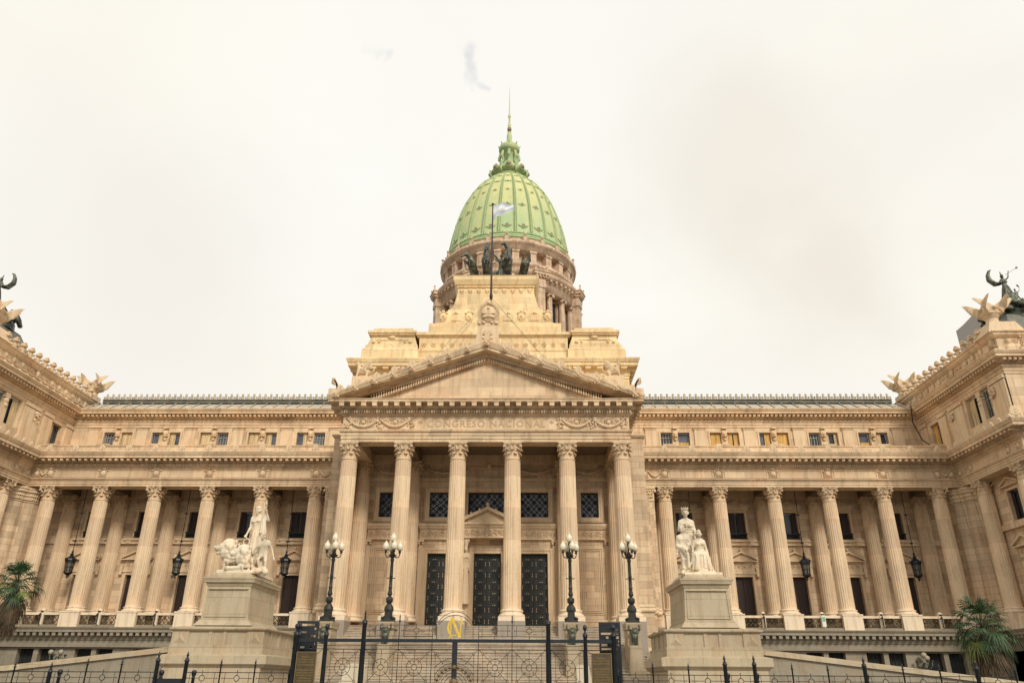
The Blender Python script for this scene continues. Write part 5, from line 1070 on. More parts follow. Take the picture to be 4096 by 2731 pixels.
for k,(v0,v1,mi) in enumerate(((0,.33,1),(.33,.67,0),(.67,1,1))):
    m.cur=mi; vs=[fl(i/nx,v0+(v1-v0)*j/4) for j in range(5) for i in range(nx+1)]; m.add(vs,[(j*(nx+1)+i,j*(nx+1)+i+1,(j+1)*(nx+1)+i+1,(j+1)*(nx+1)+i) for j in range(4) for i in range(nx)])
tag(m.build('flag',['cloth_white','cloth_blue'],None,(.11,2.5,37.72)),'pale blue and white flag blowing from the top of the roof flagpole','flag')
# ================================================================== LANTERNS
def lantern():
    t=thing('hanging_lantern','x','lantern',(0,0,0),0,'black lanterns hanging in the wing colonnades'); m=MB()
    m.tube([(0,0,1.1),(0,0,6.5)],.028,6); m.build('rod','iron',t)
    for z in (4.05,1.95): m=MB(); m.ball((0,0,z),.09); m.cap((-.14,0,z),(.14,0,z),.03); m.build('rod_knob','iron',t)
    m=MB(); m.lathe([(.04,1.3),(.1,1.15),(.05,1.05),(.16,.95),(.12,.85),(.42,.62),(.46,.5),(.40,.42),(.40,.36)],0,0,8,smooth=False)
    for k in range(8): a=k*PI/4; m.cap((.43*cos(a),.43*sin(a),.55),(.47*cos(a),.47*sin(a),.68),.04,.015)
    m.build('canopy','iron',t); m=MB(); m.lathe([(.33,.38),(.25,-.32)],0,0,8,smooth=False); m.build('lantern_glass','lantern_glass',t)
    m=MB()
    for k in range(8): a=k*PI/4; m.tube([(.36*cos(a),.36*sin(a),.40),(.28*cos(a),.28*sin(a),-.34)],.028,5)
    m.lathe([(.34,-.3),(.36,-.4),(.2,-.52),(.08,-.6),(.1,-.68),(.01,-.8)],0,0,8,smooth=False); m.ring((0,0,.0),.315,.02,'z',8,4); m.build('frame','iron',t); return t
L0=lantern(); pos={-1:{4:'leftmost lantern, hanging beside the curved corner pier of the left wing',2:'lantern hanging in the middle bay of the left wing colonnade',0:'lantern between the lion statue group and the portico'},1:{4:'rightmost lantern, hanging beside the curved corner pier of the right wing',2:'lantern hanging in the middle bay of the right wing colonnade',0:'lantern half hidden behind the right marble group'}}
first=True
for s in (-1,1):
    for b in (4,2,0):
        o=L0 if first else dup(L0); first=False; o.location=(s*(W0+S1*(b+.5))+.1*s,8.3,9.25); o.scale=(.9,.9,1); o['label']='black iron '+pos[s][b]
# ================================================================== STREET LAMPS
def lamp():
    t=thing('lamp_post','x','lamp',(0,0,0),0,'five globe lamp posts in front of the portico'); m=MB()
    m.box(-.37,.37,-.37,.37,0,.1); m.frus(0,0,.1,.2,.36,.36,.26,.26); m.box(-.2,.2,-.2,.2,.2,.6); m.build('foot','lamp_iron',t)
    for k in range(4):
        a=k*PI/2+PI/4; m=MB(); m.ball((.42*cos(a),.42*sin(a),.2),.09); m.cap((.42*cos(a),.42*sin(a),.2),(.26*cos(a),.26*sin(a),.28),.07,.05); m.build('claw_foot','lamp_iron',t)
    m=MB(); m.lathe([(.2,.58),(.27,.6),(.28,.68),(.26,.8),(.17,.95),(.12,1.0)],0,0,8,smooth=False)
    m.lathe([(.12,1.0),(.14,1.03),(.19,1.15),(.2,1.26),(.15,1.36),(.08,1.4),(.09,1.44),(.14,1.5),(.14,1.55),(.1,1.75),(.10,1.85),(.13,1.9),(.10,1.94),(.095,2.5),(.11,2.52),(.095,2.6),(.085,3.35),(.11,3.4),(.12,3.5),(.08,3.54),(.14,3.62),(.17,3.75),(.12,3.88),(.08,3.95)],0,0,14)
    for k in range(10): a=k*PI/5; m.cap((.17*cos(a),.17*sin(a),1.1),(.19*cos(a),.19*sin(a),1.3),.03,.02)
    m.build('shaft','lamp_iron',t); m=MB(); m.cap((-.21,0,2.43),(.21,0,2.43),.025); m.ball((-.22,0,2.43),.035); m.ball((.22,0,2.43),.035); m.build('crossbar','lamp_iron',t)
    G=[(.02,0),(.11,0),(.175,.1),(.19,.22),(.165,.34),(.09,.44),(.05,.47),(.06,.51),(.03,.55),(.001,.58)]
    for k in range(4):
        a=k*PI/2+R(20); c,sn=cos(a),sin(a); m=MB(); m.tube([(.08*c,.08*sn,3.72),(.22*c,.22*sn,3.6),(.36*c,.36*sn,3.63),(.42*c,.42*sn,3.76),(.42*c,.42*sn,3.86)],.032,6); m.ball((.2*c,.2*sn,3.72),.05); m.lathe([(.03,3.84),(.09,3.9),(.06,3.95),(.11,4.03)],.42*c,.42*sn,10); o=m.build('arm','lamp_iron',t)
        m=MB(); m.lathe([(r,z) for r,z in G],0,0,14); m.build('globe','opal',o,(.42*c,.42*sn,4.01))
    m=MB(); m.lathe([(.05,3.9),(.05,4.3),(.1,4.4),(.06,4.45),(.11,4.53)],0,0,10); o=m.build('stem','lamp_iron',t); m=MB(); m.lathe(G,0,0,14); m.build('globe','opal',o,(0,0,4.51)); return t
def lamppost_base():
    t=thing('lamp_pedestal','x','pedestal',(0,0,0),0,'stone lamp pedestals on the stairs'); m=MB(); m.box(-.36,.36,-.3,1.2,-3.3,-.35); m.box(-.44,.44,-.42,1.25,-.35,-.28); m.frus(0,.4,-.28,-.06,.4,.8,.46,.86); m.box(-.46,.46,-.46,1.25,-.06,0); m.build('block','pedestal_stone',t)
    m=MB(); m.frus(0,-.62,-2.5,-1.35,.4,.34,.34,.3); m.box(-.36,.36,-.94,-.32,-1.35,-1.22); m.box(-.42,.42,-1.1,-.3,-3.4,-2.5); m.build('front_block','pedestal_stone',t)
    m=MB(); m.cap((0,-.55,-1.05),(0,-.55,-.75),.17,.2); m.ball((0,-.6,-.45),.17); m.ball((0,-.72,-.48),.1); m.ball((-.1,-.6,-.3),.05); m.ball((.1,-.6,-.3),.05)
    for q2 in (-1,1): m.cap((q2*.12,-.55,-.65),(q2*.3,-.6,-.35),.07,.05); m.cap((q2*.3,-.6,-.35),(q2*.28,-.5,-.12),.05,.04); m.cap((q2*.1,-.6,-1.0),(q2*.12,-.65,-1.2),.08,.06)
    for q2 in range(8): m.ball((.14*cos(q2),-.55+.1*sin(q2),-.55),.08)
    o=sculpt('lion_herm',m,'bronze',.03,t); return t
P0=lamppost_base(); LP=lamp(); nm={-8.72:('outer left','beside the left notice frame'),-5.2:('inner left','in front of the second portico column'),5.35:('inner right','in front of the fifth portico column'),8.85:('outer right','beside the right ashlar pier')}
for i,(x,(w,d)) in enumerate(nm.items()):
    o=LP if i==0 else dup(LP); o.location=(x,-4.0,4.66); o['label']=f'{w} black lamp post with white globes {d}'
    o=P0 if i==0 else dup(P0); o.location=(x,-4.05,4.655); o['label']=f'stone pedestal with bronze lion under the {w} lamp post'
# wall lamps
for s,x,z in ((-1,-29.8,2.7),(1,29.9,2.6)):
    t=thing('wall_lamp',f'bronze multi-globe wall lamp between the basement windows of the {"left" if s<0 else "right"} wing','lamp',(x,6.15,z),0,'bronze wall lamps on the basement'); m=MB(); m.lathe([(.02,-.5),(.12,-.35),(.1,-.2),(.2,0),(.14,.2),(.1,.3)],0,0,10)
    for k in range(5):
        a=PI+PI*k/4; m.tube([(.1*cos(a),.1*sin(a),0),(.35*cos(a),.35*sin(a),-.12),(.5*cos(a),.5*sin(a),.1),(.5*cos(a),.5*sin(a),.3)],.04,5); m.lathe([(.04,.28),(.1,.36),(.12,.42)],.5*cos(a),.5*sin(a),8)
    m.build('bracket','bronze',t)
    for k in ((2,) if s>0 else (0,1,3)): a=PI+PI*k/4; m=MB(); m.ball((.5*cos(a),.5*sin(a),.56),.17,u=12,v=8); m.build('globe','dark_opal',t)
    if s>0: m=MB(); m.ball((0,-.1,.75),.2,u=12,v=8); m.build('globe','dark_opal',t)
# spotlights / sign on balustrade posts
k=0
for s in (-1,1):
    for i in range(5):
        x=s*(W0+S1*(i+.5))
        if s<0 and i<1: continue
        if s>0 and i==2:
            t=thing('exit_sign','small white sign with a green running figure pictogram on a right wing balustrade post','sign',(x,6.0,5.55)); m=MB(); m.box(-.13,.13,0,.05,-.4,.35); m.build('board','white_sign',t); m=MB(); m.box(-.09,.09,-.01,0,-.05,.22); m.build('pictogram_field','green_sign',t); m=MB(); m.ball((.01,-.015,.17),.022,u=6,v=4); m.cap((0,-.015,.13),(-.02,-.015,.07),.016); m.cap((-.02,-.015,.07),(.03,-.015,.02),.012); m.cap((-.02,-.015,.07),(-.06,-.015,.03),.012); m.cap((0,-.015,.12),(.05,-.015,.1),.01); m.build('pictogram','white_sign',t); continue
        m=MB(); m.cap((0,0,-.35),(0,0,.25),.045,.05); m.cap((-.1,0,.2),(0,0,.33),.04); m.cap((-.05,0,-.35),(.06,0,-.42),.03); o=m.build('spotlight','iron',None,(x,6.05,5.5)); nn={0:'nearest the portico',1:'second bay from the portico',2:'middle bay',3:'fourth bay from the portico',4:'nearest the corner pier'}[i]
        tag(o,f'small black bracket light on the {"left" if s<0 else "right"} wing balustrade post, {nn}','light','small lights on the balustrade posts')
# pale rounded stair cheeks seen through the gate
for s,x in ((-1,-5.3),(1,5.4)):
    P_=[(-1.45,0),(.33,0),(.35,1.3),(.32,2.05),(.22,2.18),(-.16,2.2),(-.3,2.12),(-.62,1.45)] if s<0 else [(-.25,0),(.75,0),(.5,1.0),(.36,1.7),(.26,2.12),(.16,2.2),(-.22,2.18),(-.32,2.08),(-.3,1.2)]
    m=MB(); m.prism(P_,lambda a,b:(a,-.8,b),lambda a,b:(a,.8,b)); o=m.build('stair_block','marble',None,(x,-11.0,.12)); tag(o,f'pale tapering stone block seen through the {"left" if s<0 else "right"} part of the gate','block')
# ================================================================== GATE
GY=-19.0
t=thing('iron_gate','tall black iron gate with circle-pattern panels and gold monogram on top','gate',(0,GY,0))
def post(x,ztop,r,top,par,name='post'):
    m=MB(); m.lathe([(r,.1),(r,ztop-.12),(r*1.25,ztop-.1),(r*1.25,ztop-.06),(r*1.1,ztop-.04),(r*1.3,ztop),(r*.9,ztop+.02),(r*.45,ztop+.07)],x,0,16); o=m.build(name,'iron',par)
    m=MB()
    if top=='ball': m.lathe([(r*.4,ztop+.05),(r*.35,ztop+.1),(r*.9,ztop+.16),(r*1.05,ztop+.22),(r*.9,ztop+.29),(r*.3,ztop+.33),(.001,ztop+.335)],x,0,14)
    elif top=='spear': m.lathe([(r*.3,ztop+.05),(r*.5,ztop+.1),(r*.3,ztop+.14),(r*.5,ztop+.17),(r*.28,ztop+.2),(r*.5,ztop+.24),(.002,ztop+.42)],x,0,12)
    m.build('finial','iron',o); return o
post(-3.52,3.70,.085,'spear',t); post(3.59,3.70,.085,'spear',t); post(-4.97,3.26,.075,'ballx' if False else 'ball',t); post(5.0,3.26,.075,'ball',t); post(-6.12,3.27,.1,'ball',t); post(6.09,3.27,.1,'ball',t); post(-6.0,3.27,.06,'ball',t)
m=MB(); m.box(-6.1,6.1,-.05,.05,2.935,3.055); m.build('top_beam','iron',t)
def ends(m,p,q,r=.009,tip=True):
    m.tube([p,q],r,5)
    if tip: m.ball(q,.022,u=6,v=4)
def panel(m,x0,x1,z0,z1):
    cx=(x0+x1)/2; w=x1-x0; h=z1-z0; cz=(z0+z1)/2; sx=w*.365; sz=h*.385; P=lambda a,b:(a,0,b)
    for a in (x0,x1): m.tube([P(a,z0),P(a,z1)],.014,5)
    m.tube([P(cx-sx,cz-sz),P(cx-sx,cz+sz)],.008,5); m.tube([P(cx+sx,cz-sz),P(cx+sx,cz+sz)],.008,5); m.tube([P(cx-sx,cz+sz),P(cx+sx,cz+sz)],.008,5); m.tube([P(cx-sx,cz-sz),P(cx+sx,cz-sz)],.008,5)
    m.ring(P(cx,cz),.295,.011,'y',28); m.ring(P(cx,cz),.105,.012,'y',18)
    for a in (-1,1):
        ends(m,P(cx+a*.1,cz),P(cx+a*(sx+.1),cz)); ends(m,P(cx,cz+a*.1),P(cx,cz+a*(sz+.09)))
        for b in (-1,1): m.ring(P(cx+a*sx,cz+b*sz),.045,.009,'y',12); m.tube([P(cx+a*w/2,cz+b*h/2),P(cx+a*(sx+.03),cz+b*(sz+.03))],.009,5); ends(m,P(cx+a*(sx-.03),cz+b*(sz-.03)),P(cx+a*.15,cz+b*.16))
for a,b in ((-3.43,-2.16),(-2.16,-.87),(.91,2.2),(2.2,3.5)):
    m=MB(); panel(m,a,b,1.42,2.69); panel(m,a,b,.15,1.42); m.tube([(a,0,2.69),(b,0,2.69)],.012,5); m.tube([(a,0,1.42),(b,0,1.42)],.012,5); m.tube([(a,0,2.82),(b,0,2.82)],.012,5); m.tube([(a,0,2.69),(a,0,2.94)],.012,5); m.tube([(b,0,2.69),(b,0,2.94)],.012,5); m.build('gate_panel','iron',t)
for a,b in ((-4.89,-3.61),(3.68,4.92)):
    m=MB(); panel(m,a,b,1.42,2.69); panel(m,a,b,.15,1.42); m.tube([(a,0,2.69),(b,0,2.69)],.012,5); m.tube([(a,0,2.82),(b,0,2.82)],.012,5); m.build('side_panel','iron',t)
for a,b in ((-6.0,-5.05),(5.08,5.98)): m=MB(); m.tube([(a,0,2.69),(b,0,2.69)],.012,5); m.tube([(a,0,2.82),(b,0,2.82)],.012,5); s=1 if a>0 else -1; m.tube([(s*5.05,0,2.69),(s*5.25,0,2.5)],.01,5); m.tube([(a,0,.4),(b,0,.4)],.012,5); m.build('end_bars','iron',t)
m=MB(); m.box(-.09,.11,-.03,.03,.15,2.935); m.build('meeting_stile','iron',t)
m=MB(); c=.01
for a in (-.87,.91): m.tube([(a,0,.15),(a,0,2.94)],.014,5)
m.tube([(-.87,0,2.69),(.91,0,2.69)],.012,5); m.tube([(-.87,0,2.82),(.91,0,2.82)],.012,5)
for s in (-1,1):
    m.tube([(c+s*.73,0,1.2),(c+s*.73,0,2.54)],.009,5); m.tube([(c+s*.1,0,2.54),(c+s*.73,0,2.54)],.009,5); m.ring((c+s*.73,0,2.54),.045,.009,'y',12); m.tube([(c+s*.88,0,2.69),(c+s*.76,0,2.57)],.009,5); ends(m,(c+s*.7,0,2.51),(c+s*.44,0,2.2))
for r_ in (1.0,.83,.5,.38): m.ring((c,0,1.38),r_,.011,'y',40,5,R(42) if r_>.9 else R(28) if r_>.8 else 0,R(138) if r_>.9 else R(152) if r_>.8 else PI)
m.ring((c,0,1.38),.76,.008,'y',40); m.ring((c,0,1.38),.60,.008,'y',40); m.build('gate_arches','iron',t)
m=MB()
for k in range(26):
    a=2*PI*k/26+PI/2; p=(c+.68*cos(a),-.04,1.38+.68*sin(a)); m.ball(p,.06,(1,.5,1),8,6); m.ball((p[0],-.07,p[2]),.03,u=6,v=4); b=a+PI/26; m.cap((c+.68*cos(b),-.03,1.38+.68*sin(b)),(c+.69*cos(b+.01),-.03,1.38+.69*sin(b+.01)),.016)
m.ball((c,-.05,2.06),.09,(1,.5,1)); m.build('medallion_chain','old_gilt',t)
m=MB(); m.ball((c,-.07,1.52),.165,(1,.4,1),14,8); m.ball((c,-.13,1.52),.08,(1,.5,1.2),8,6)
for k in range(16): a=2*PI*k/16; m.cap((c+.15*cos(a),-.07,1.52+.15*sin(a)),(c+.2*cos(a),-.07,1.52+.2*sin(a)),.018,.008)
m.build('sun_emblem','old_gilt',t)
# gate cresting
m=MB()
for a,b in ((-3.45,-2.18),(-2.14,-.85),(.89,2.18),(2.22,3.5)):
    e=.12 ; l,r_=a+.06,b-.06; m.tube([(a,0,3.555),(b,0,3.555)],.009,5); m.tube([(a,0,3.16),(b,0,3.16)],.009,5); cx=(a+b)/2; m.tube([(a+.15,0,3.16),(a+.15,0,3.555)],.008,5); m.tube([(b-.15,0,3.16),(b-.15,0,3.555)],.008,5); m.ring((cx,0,3.36),.1,.011,'y',18)
    ends(m,(cx-.1,0,3.36),(a+.07,0,3.36)); ends(m,(cx+.1,0,3.36),(b-.07,0,3.36)); ends(m,(cx,0,3.46),(cx,0,3.59)); ends(m,(cx,0,3.26),(cx,0,3.09))
for x in (-2.16,2.2,-.87,.91):
    m.tube([(x,0,2.9),(x,0,3.68 if abs(x)>2 else 3.62)],.017 if abs(x)>2 else .012,6)
    if abs(x)>2 or 1: m.lathe([(.02,3.66),(.045,3.68),(.045,3.7),(.02,3.72),(.03,3.76),(.015,3.8),(.028,3.83),(.001,3.97)],x,0,10)
m.ring((0,0,3.28),.76,.012,'y',36,5,R(28),R(152)); m.ring((0,0,3.16),.76,.012,'y',36,5,R(33),R(147))
m.tube([(-.16,0,3.05),(-.16,0,3.13)],.01,5); m.tube([(.2,0,3.05),(.2,0,3.13)],.01,5); m.tube([(-.1,0,3.8),(-.1,0,3.9)],.01,5); m.tube([(.2,0,3.8),(.2,0,3.88)],.01,5); m.tube([(-.7,0,3.05),(-.7,0,3.5)],.01,5); m.tube([(.7,0,3.05),(.7,0,3.5)],.01,5)
m.build('gate_cresting','iron',t)
# monogram
m=MB(); pts=[]; inn=[]
for k in range(19):
    a=R(38+ (322-38)*k/18); th=.012+.065*sin(PI*k/18)**.8; ex,ez=.25,.31; pts.append((-.06+ex*cos(a),3.47+ez*sin(a))); inn.append((-.06+(ex-th)*cos(a)+.0,3.47+(ez-th*.6)*sin(a)))
for k in range(18): m.plate([pts[k],pts[k+1],inn[k+1],inn[k]],-.05,-.02)
m.plate([(.12,3.66),(.16,3.72),(.17,3.55)],-.05,-.02); m.plate([(.13,3.29),(.18,3.3),(.17,3.2)],-.05,-.02)
m.plate([(-.19,3.13),(-.15,3.13),(-.14,3.80),(-.18,3.80)],-.065,-.035); m.plate([(-.24,3.10),(-.10,3.10),(-.10,3.13),(-.24,3.13)],-.065,-.035)
m.plate([(-.20,3.83),(-.08,3.83),(.235,3.10),(.15,3.10)],-.075,-.04)
m.plate([(.185,3.12),(.225,3.12),(.25,3.80),(.21,3.80)],-.065,-.035); m.plate([(.15,3.79),(.31,3.79),(.25,3.83),(.21,3.83)],-.065,-.035); m.plate([(.25,3.74),(.34,3.60),(.30,3.58),(.24,3.66)],-.065,-.035); m.build('gold_monogram','gilt',t)
# brass plaques
TL=['MANIFIESTO','EL CONGRESO GENERAL','CONSTITUYENTE A LOS PUEBLOS','DE LA CONFEDERACION','','LOS PUEBLOS HAN DEPOSITADO','EN NUESTRAS MANOS LA SUERTE','DE LA REPUBLICA Y HEMOS','SANCIONADO UNA','CONSTITUCION PARA','LA UNION Y LA PAZ','INTERIOR Y EL BIEN','DE LA NACION','ARGENTINA']
TR=['PREAMBULO','DE LA CONSTITUCION','DE LA NACION ARGENTINA','','NOS LOS REPRESENTANTES','DEL PUEBLO DE LA','NACION ARGENTINA','REUNIDOS EN CONGRESO','GENERAL CONSTITUYENTE','POR VOLUNTAD Y ELECCION','DE LAS PROVINCIAS QUE','LA COMPONEN EN','CUMPLIMIENTO DE PACTOS','PREEXISTENTES']
for s,xc,tx,lab in ((-1,-5.62,TL,'dark brass plaque headed MANIFIESTO on the left gate post'),(1,5.58,TR,'dark brass plaque headed PREAMBULO on the right gate post')):
    p=thing('brass_plaque',lab,'plaque',(xc,GY-.1,0)); m=MB(); m.box(-.36,.36,-.02,.02,.55,2.56); m.build('plate','brass',p); m=MB()
    for a,b,c_,d in ((-.385,-.355,.53,2.58),(.355,.385,.53,2.58),(-.355,.355,2.55,2.58),(-.355,.355,.53,.56)): m.box(a,b,-.035,.03,c_,d)
    m.build('rim','brass_edge',p); z=2.42
    for ln in tx:
        if ln: w=min(.62,.034*len(ln)); textmesh(ln,w,.052,.004,'plaque_text','inscription_line',p,(0,-.025,z-.05))
        z-=.092
# notice frames behind the outer posts
for s,xc in ((-1,-5.85),(1,6.0)):
    p=thing('metal_screen',f'tall black louvred metal screen behind the {"left" if s<0 else "right"} end post of the gate','screen',(xc,GY+.5,0),R(-6*s)); m=MB()
    for a,b,c_,d in ((-.42,-.34,.1,3.72),(.34,.42,.1,3.72),(-.34,.34,3.62,3.72),(-.34,.34,.1,.3)): m.box(a,b,-.06,.06,c_,d)
    m.build('frame','iron',p); m=MB(); z=2.66
    rs=random.Random(4+s)
    for k in range(7):
        m.box(-.34,.34,-.045,.045,z,z+.05); x=-.34
        while x<.3:
            w=rs.uniform(.1,.24); 
            if rs.random()<.5: m.box(x,min(x+w,.34),-.04,.04,z+.05,z+.14)
            x+=w
        z+=.137
    m.box(-.34,.34,-.03,.03,.3,2.66); m.build('slats','iron',p)
# ================================================================== SIDE FENCES
def fence(name,posts,rng,lab,big,s):
    t=thing('iron_fence',lab,'fence',(0,GY,0))
    for x,zt,b in posts:
        r=.075 if b else .028
        m=MB(); m.lathe([(r,.1),(r,zt-.32),(r*1.3,zt-.3),(r*1.3,zt-.27),(r*.8,zt-.25),(r*1.2,zt-.22),(r*.5,zt-.19)] if b else [(r,.1),(r,zt-.2),(r*2,zt-.19),(r*2,zt-.16),(r,zt-.15)],x,0,12); o=m.build('post','iron',t)
        m=MB(); k=.55 if b else 1.0; rr=.075 if b else .05; m.lathe([(rr*.4,zt-.2),(rr*.6,zt-.16),(rr*.4,zt-.13),(rr*.75,zt-.1),(rr*.55,zt-.06),(.001,zt+.06)],x,0,10); m.build('spearhead','iron',o)
    xs=sorted(p[0] for p in posts)
    for a,b in zip(xs[:-1],xs[1:]):
        if (a,b) in big: 
            m=MB(); m.box(a+.1,b-.1,-.05,.05,.3,1.62); m.build('solid_panel','iron',t); continue
        m=MB(); cx=(a+b)/2
        for z in (1.84,1.44,.5): m.tube([(a,0,z),(b,0,z)],.014,5)
        m.ring((cx,0,1.64),.1,.014,'y',18); ends(m,(cx-.1,0,1.64),(a+.1,0,1.64),.01); ends(m,(cx+.1,0,1.64),(b-.1,0,1.64),.01); ends(m,(cx,0,1.74),(cx,0,1.9),.012); ends(m,(cx,0,1.54),(cx,0,1.36),.01)
        for x in (a+.2,b-.2): m.tube([(x,0,1.44),(x,0,1.84)],.01,5)
        panel(m,a,b,.15,1.40); m.build('fence_panel','iron',t)
    for x in [p[0] for p in posts if p[2]]:
        m=MB(); q2=x+(.26 if x>-10.5 and x<0 or x<-12 else .12); m.lathe([(.06,.1),(.06,1.62),(.08,1.64),(.05,1.68),(.09,1.78),(.1,1.84),(.08,1.9),(.001,1.93)],q2,.22,12); m.build('low_post','iron',t)
    return t
fence('l',[(-19.6,2.25,0),(-18.2,2.25,0),(-16.8,2.17,0),(-15.4,2.12,1),(-14.02,2.28,0),(-12.7,2.28,0),(-11.33,2.53,1),(-10.22,2.53,1),(-8.88,2.28,0),(-7.57,2.28,0),(-6.25,2.0,0)],None,'low black iron fence with spearheads left of the gate',[(-11.33,-10.22)],-1)
fence('r',[(6.2,2.0,0),(7.51,2.27,0),(8.85,2.22,0),(10.23,2.5,1),(11.33,2.5,1),(12.73,2.25,0),(14.06,2.23,0),(15.44,2.47,1),(16.86,2.25,0),(18.22,2.25,0),(19.6,2.4,1),(21.0,2.25,0)],None,'low black iron fence with spearheads right of the gate',[],1)
# ================================================================== PALMS
def palm(name,x,y,zc,sc,lab,lean,seed,trunk_to):
    t=thing('palm_tree',lab,'palm tree',(x,y,0)); rs=random.Random(seed); g=[MB(),MB(),MB()]
    def frond(mb,base,d,L,R0,droop,nb=22,spread=150):
        d=V(d).normalized(); side=d.cross(V((0,0,1))); side=side.normalized() if side.length>.1 else V((1,0,0)); up=side.cross(d).normalized()
        tip=base+d*L-V((0,0,droop*L*.3)); mid=base+d*L*.5+V((0,0,.04)); mb.tube([base,mid,tip],.018*sc,4)
        d2=(tip-mid).normalized(); up=side.cross(d2).normalized()
        for i in range(nb):
            a=R(-spread/2+spread*i/(nb-1)); dv=d2*cos(a)+side*sin(a); l=R0*(1-.25*abs(a)/R(spread/2))*rs.uniform(.85,1.1); w=side*cos(a)-d2*sin(a); k=.030*R0/.8
            m1=tip+dv*l*.55+up*(.05*R0*(1 if i%2 else -.5)); dr_=V((0,0,-1))*(l*rs.uniform(.12,.38)*(1+droop)); e=tip+dv*l+dr_
            mb.add([tip-w*k*.3,tip+w*k*.3,m1+w*k*1.1,m1-w*k*1.1,e+w*.003,e-w*.003],[(0,1,2,3),(3,2,4,5)])
    c=V((0,0,zc))
    for i in range(34):
        a=i*2.399+rs.uniform(-.3,.3); e=R(82-112*(i/34)**.8); d=(cos(a)*cos(e),sin(a)*cos(e),sin(e)); mi=0 if rs.random()<.84 or i<20 else 1
        frond(g[mi],c+V((0,0,.15-.3*i/34)),d,(.7+.45*rs.random())*sc,.78*sc*rs.uniform(.75,1.1),.1+i/34*.8,20,rs.uniform(170,230))
    for i in range(46):
        a=i*2.399; e=R(-28-55*(i/46)); d=(cos(a)*cos(e),sin(a)*cos(e),sin(e)); frond(g[2],c+V((lean*-.1*i/46,0,-.35-.9*i/46*sc)),d,(.5+.2*rs.random())*sc,.75*sc,1.3,12,80)
    mb=MB(); n=14; pts=[(lean*(zc-.1-zc*k/n)/zc*.9*-1*(1)+0 if False else -lean*(k/n)**1.2*-1,0,zc-zc*k/n) for k in range(n+1)]; mb.tube(pts,[.13+.05*sin(k*2.1)+.02*k for k in range(n+1)],9)
    for k in range(160): u=rs.random(); q2=pts[min(n,int(u*n))]; a=rs.uniform(0,2*PI); r=.2+.015*n*u; p=V((q2[0]+cos(a)*r,sin(a)*r,q2[2]+rs.uniform(-.3,.3))); mb.cap(p,p+V((cos(a)*.08,sin(a)*.08,-.3)),.035,.01)
    mb.build('trunk','bark',t); cr=g[0].build('crown','leaf',t); g[1].build('yellow_fronds','leaf_yellow',cr); g[2].build('dead_skirt','dead_leaf',t)
palm('a',-24.75,-8,6.2,.86,'palm tree with a ragged brown skirt at the left edge of the frame',-1.6,3,0)
palm('b',26.35,-8,4.2,1.12,'bushy palm tree in front of the right wing corner',.3,9,0)
# ================================================================== FAR BUILDING & CABLE
t=thing('concrete_tower','plain grey stepped concrete tower block rising behind the right pavilion','building',(0,0,0)); m=MB(); m.prism([(71.6,0),(100,0),(100,56),(75.2,56),(72.9,53.9),(71.6,52.9)],lambda a,b:(a,60,b),lambda a,b:(2.7+(a-2.7)*1.24,85,b)); m.build('tower_shaft','concrete',t)
m=MB(); m.box(84,92,63,72,56,57.5); m.build('roof_room','concrete',t)
m=MB(); m.tube([(34.4,9.0,22.3),(34.3,9.1,21),(34.6,8.8,19.4),(34.9,7.5,18.2),(35.4,6,17.75),(34.7,4.7,17.7)],.05,5); tag(m.build('cable','iron'),'dark loose cable hanging down the inner corner of the right pavilion attic','cable')
m=MB(); 
for x in (35.15,35.75): m.tube([(x-.2,6.3-(x-35.1)*1.2,14.9),(x-.25,5.8-(x-35.1)*1.0,11),(x-.1,6.0-(x-35.1)*1.0,7),(x-.2,5.9-(x-35.1)*1.0,4.95)],.012,4)
tag(m.build('drop_cable','iron'),'pair of thin cables hanging down the curved corner pier of the right wing','cable')
# ================================================================== WORLD, SUN, CAMERA
w=bpy.data.worlds.new('World'); S.world=w; w.use_nodes=True; nt=w.node_tree; N=nt.nodes; L=nt.links; bg=N['Background']
SUN_EL,SUN_AZ=36,200   # azimuth measured so that the sun stands in front of the facade, slightly right
sky=N.new('ShaderNodeTexSky'); sky.sky_type='NISHITA'; sky.sun_disc=False; sky.sun_elevation=R(SUN_EL); sky.sun_rotation=R(160)
tc=N.new('ShaderNodeTexCoord'); mp=N.new('ShaderNodeMapping'); mp.inputs['Scale'].default_value=(1,1,1.6); L.new(tc.outputs['Generated'],mp.inputs['Vector'])
def wn(sc,det,off=(0,0,0)):
    m_=N.new('ShaderNodeMapping'); m_.inputs['Location'].default_value=off; L.new(mp.outputs[0],m_.inputs['Vector']); n=N.new('ShaderNodeTexNoise'); n.inputs['Scale'].default_value=sc; n.inputs['Detail'].default_value=det; n.inputs['Roughness'].default_value=.5; L.new(m_.outputs[0],n.inputs['Vector']); return n.outputs['Fac']
def rp(f,st):
    r=N.new('ShaderNodeValToRGB'); e=r.color_ramp.elements
    while len(e)<len(st): e.new(.5)
    for q2,(p,c_) in enumerate(st): e[q2].position=p; e[q2].color=(*c_,1)
    L.new(f,r.inputs[0]); return r.outputs[0]
def mx(f,a,b,mode='MIX'):
    n=N.new('ShaderNodeMix'); n.data_type='RGBA'; n.blend_type=mode
    if isinstance(f,float): n.inputs[0].default_value=f
    else: L.new(f,n.inputs[0])
    for s_,v in ((6,a),(7,b)):
        if isinstance(v,tuple): n.inputs[s_].default_value=(*v,1)
        else: L.new(v,n.inputs[s_])
    return n.outputs[2]
def dirv(x,y):
    d_=FW+RI*((x-2048)/3008.2)+UP*((1365.5-y)/3008.2); return d_.normalized()
yw,pi_,ro=R(-1.07),R(24.275),R(.338)
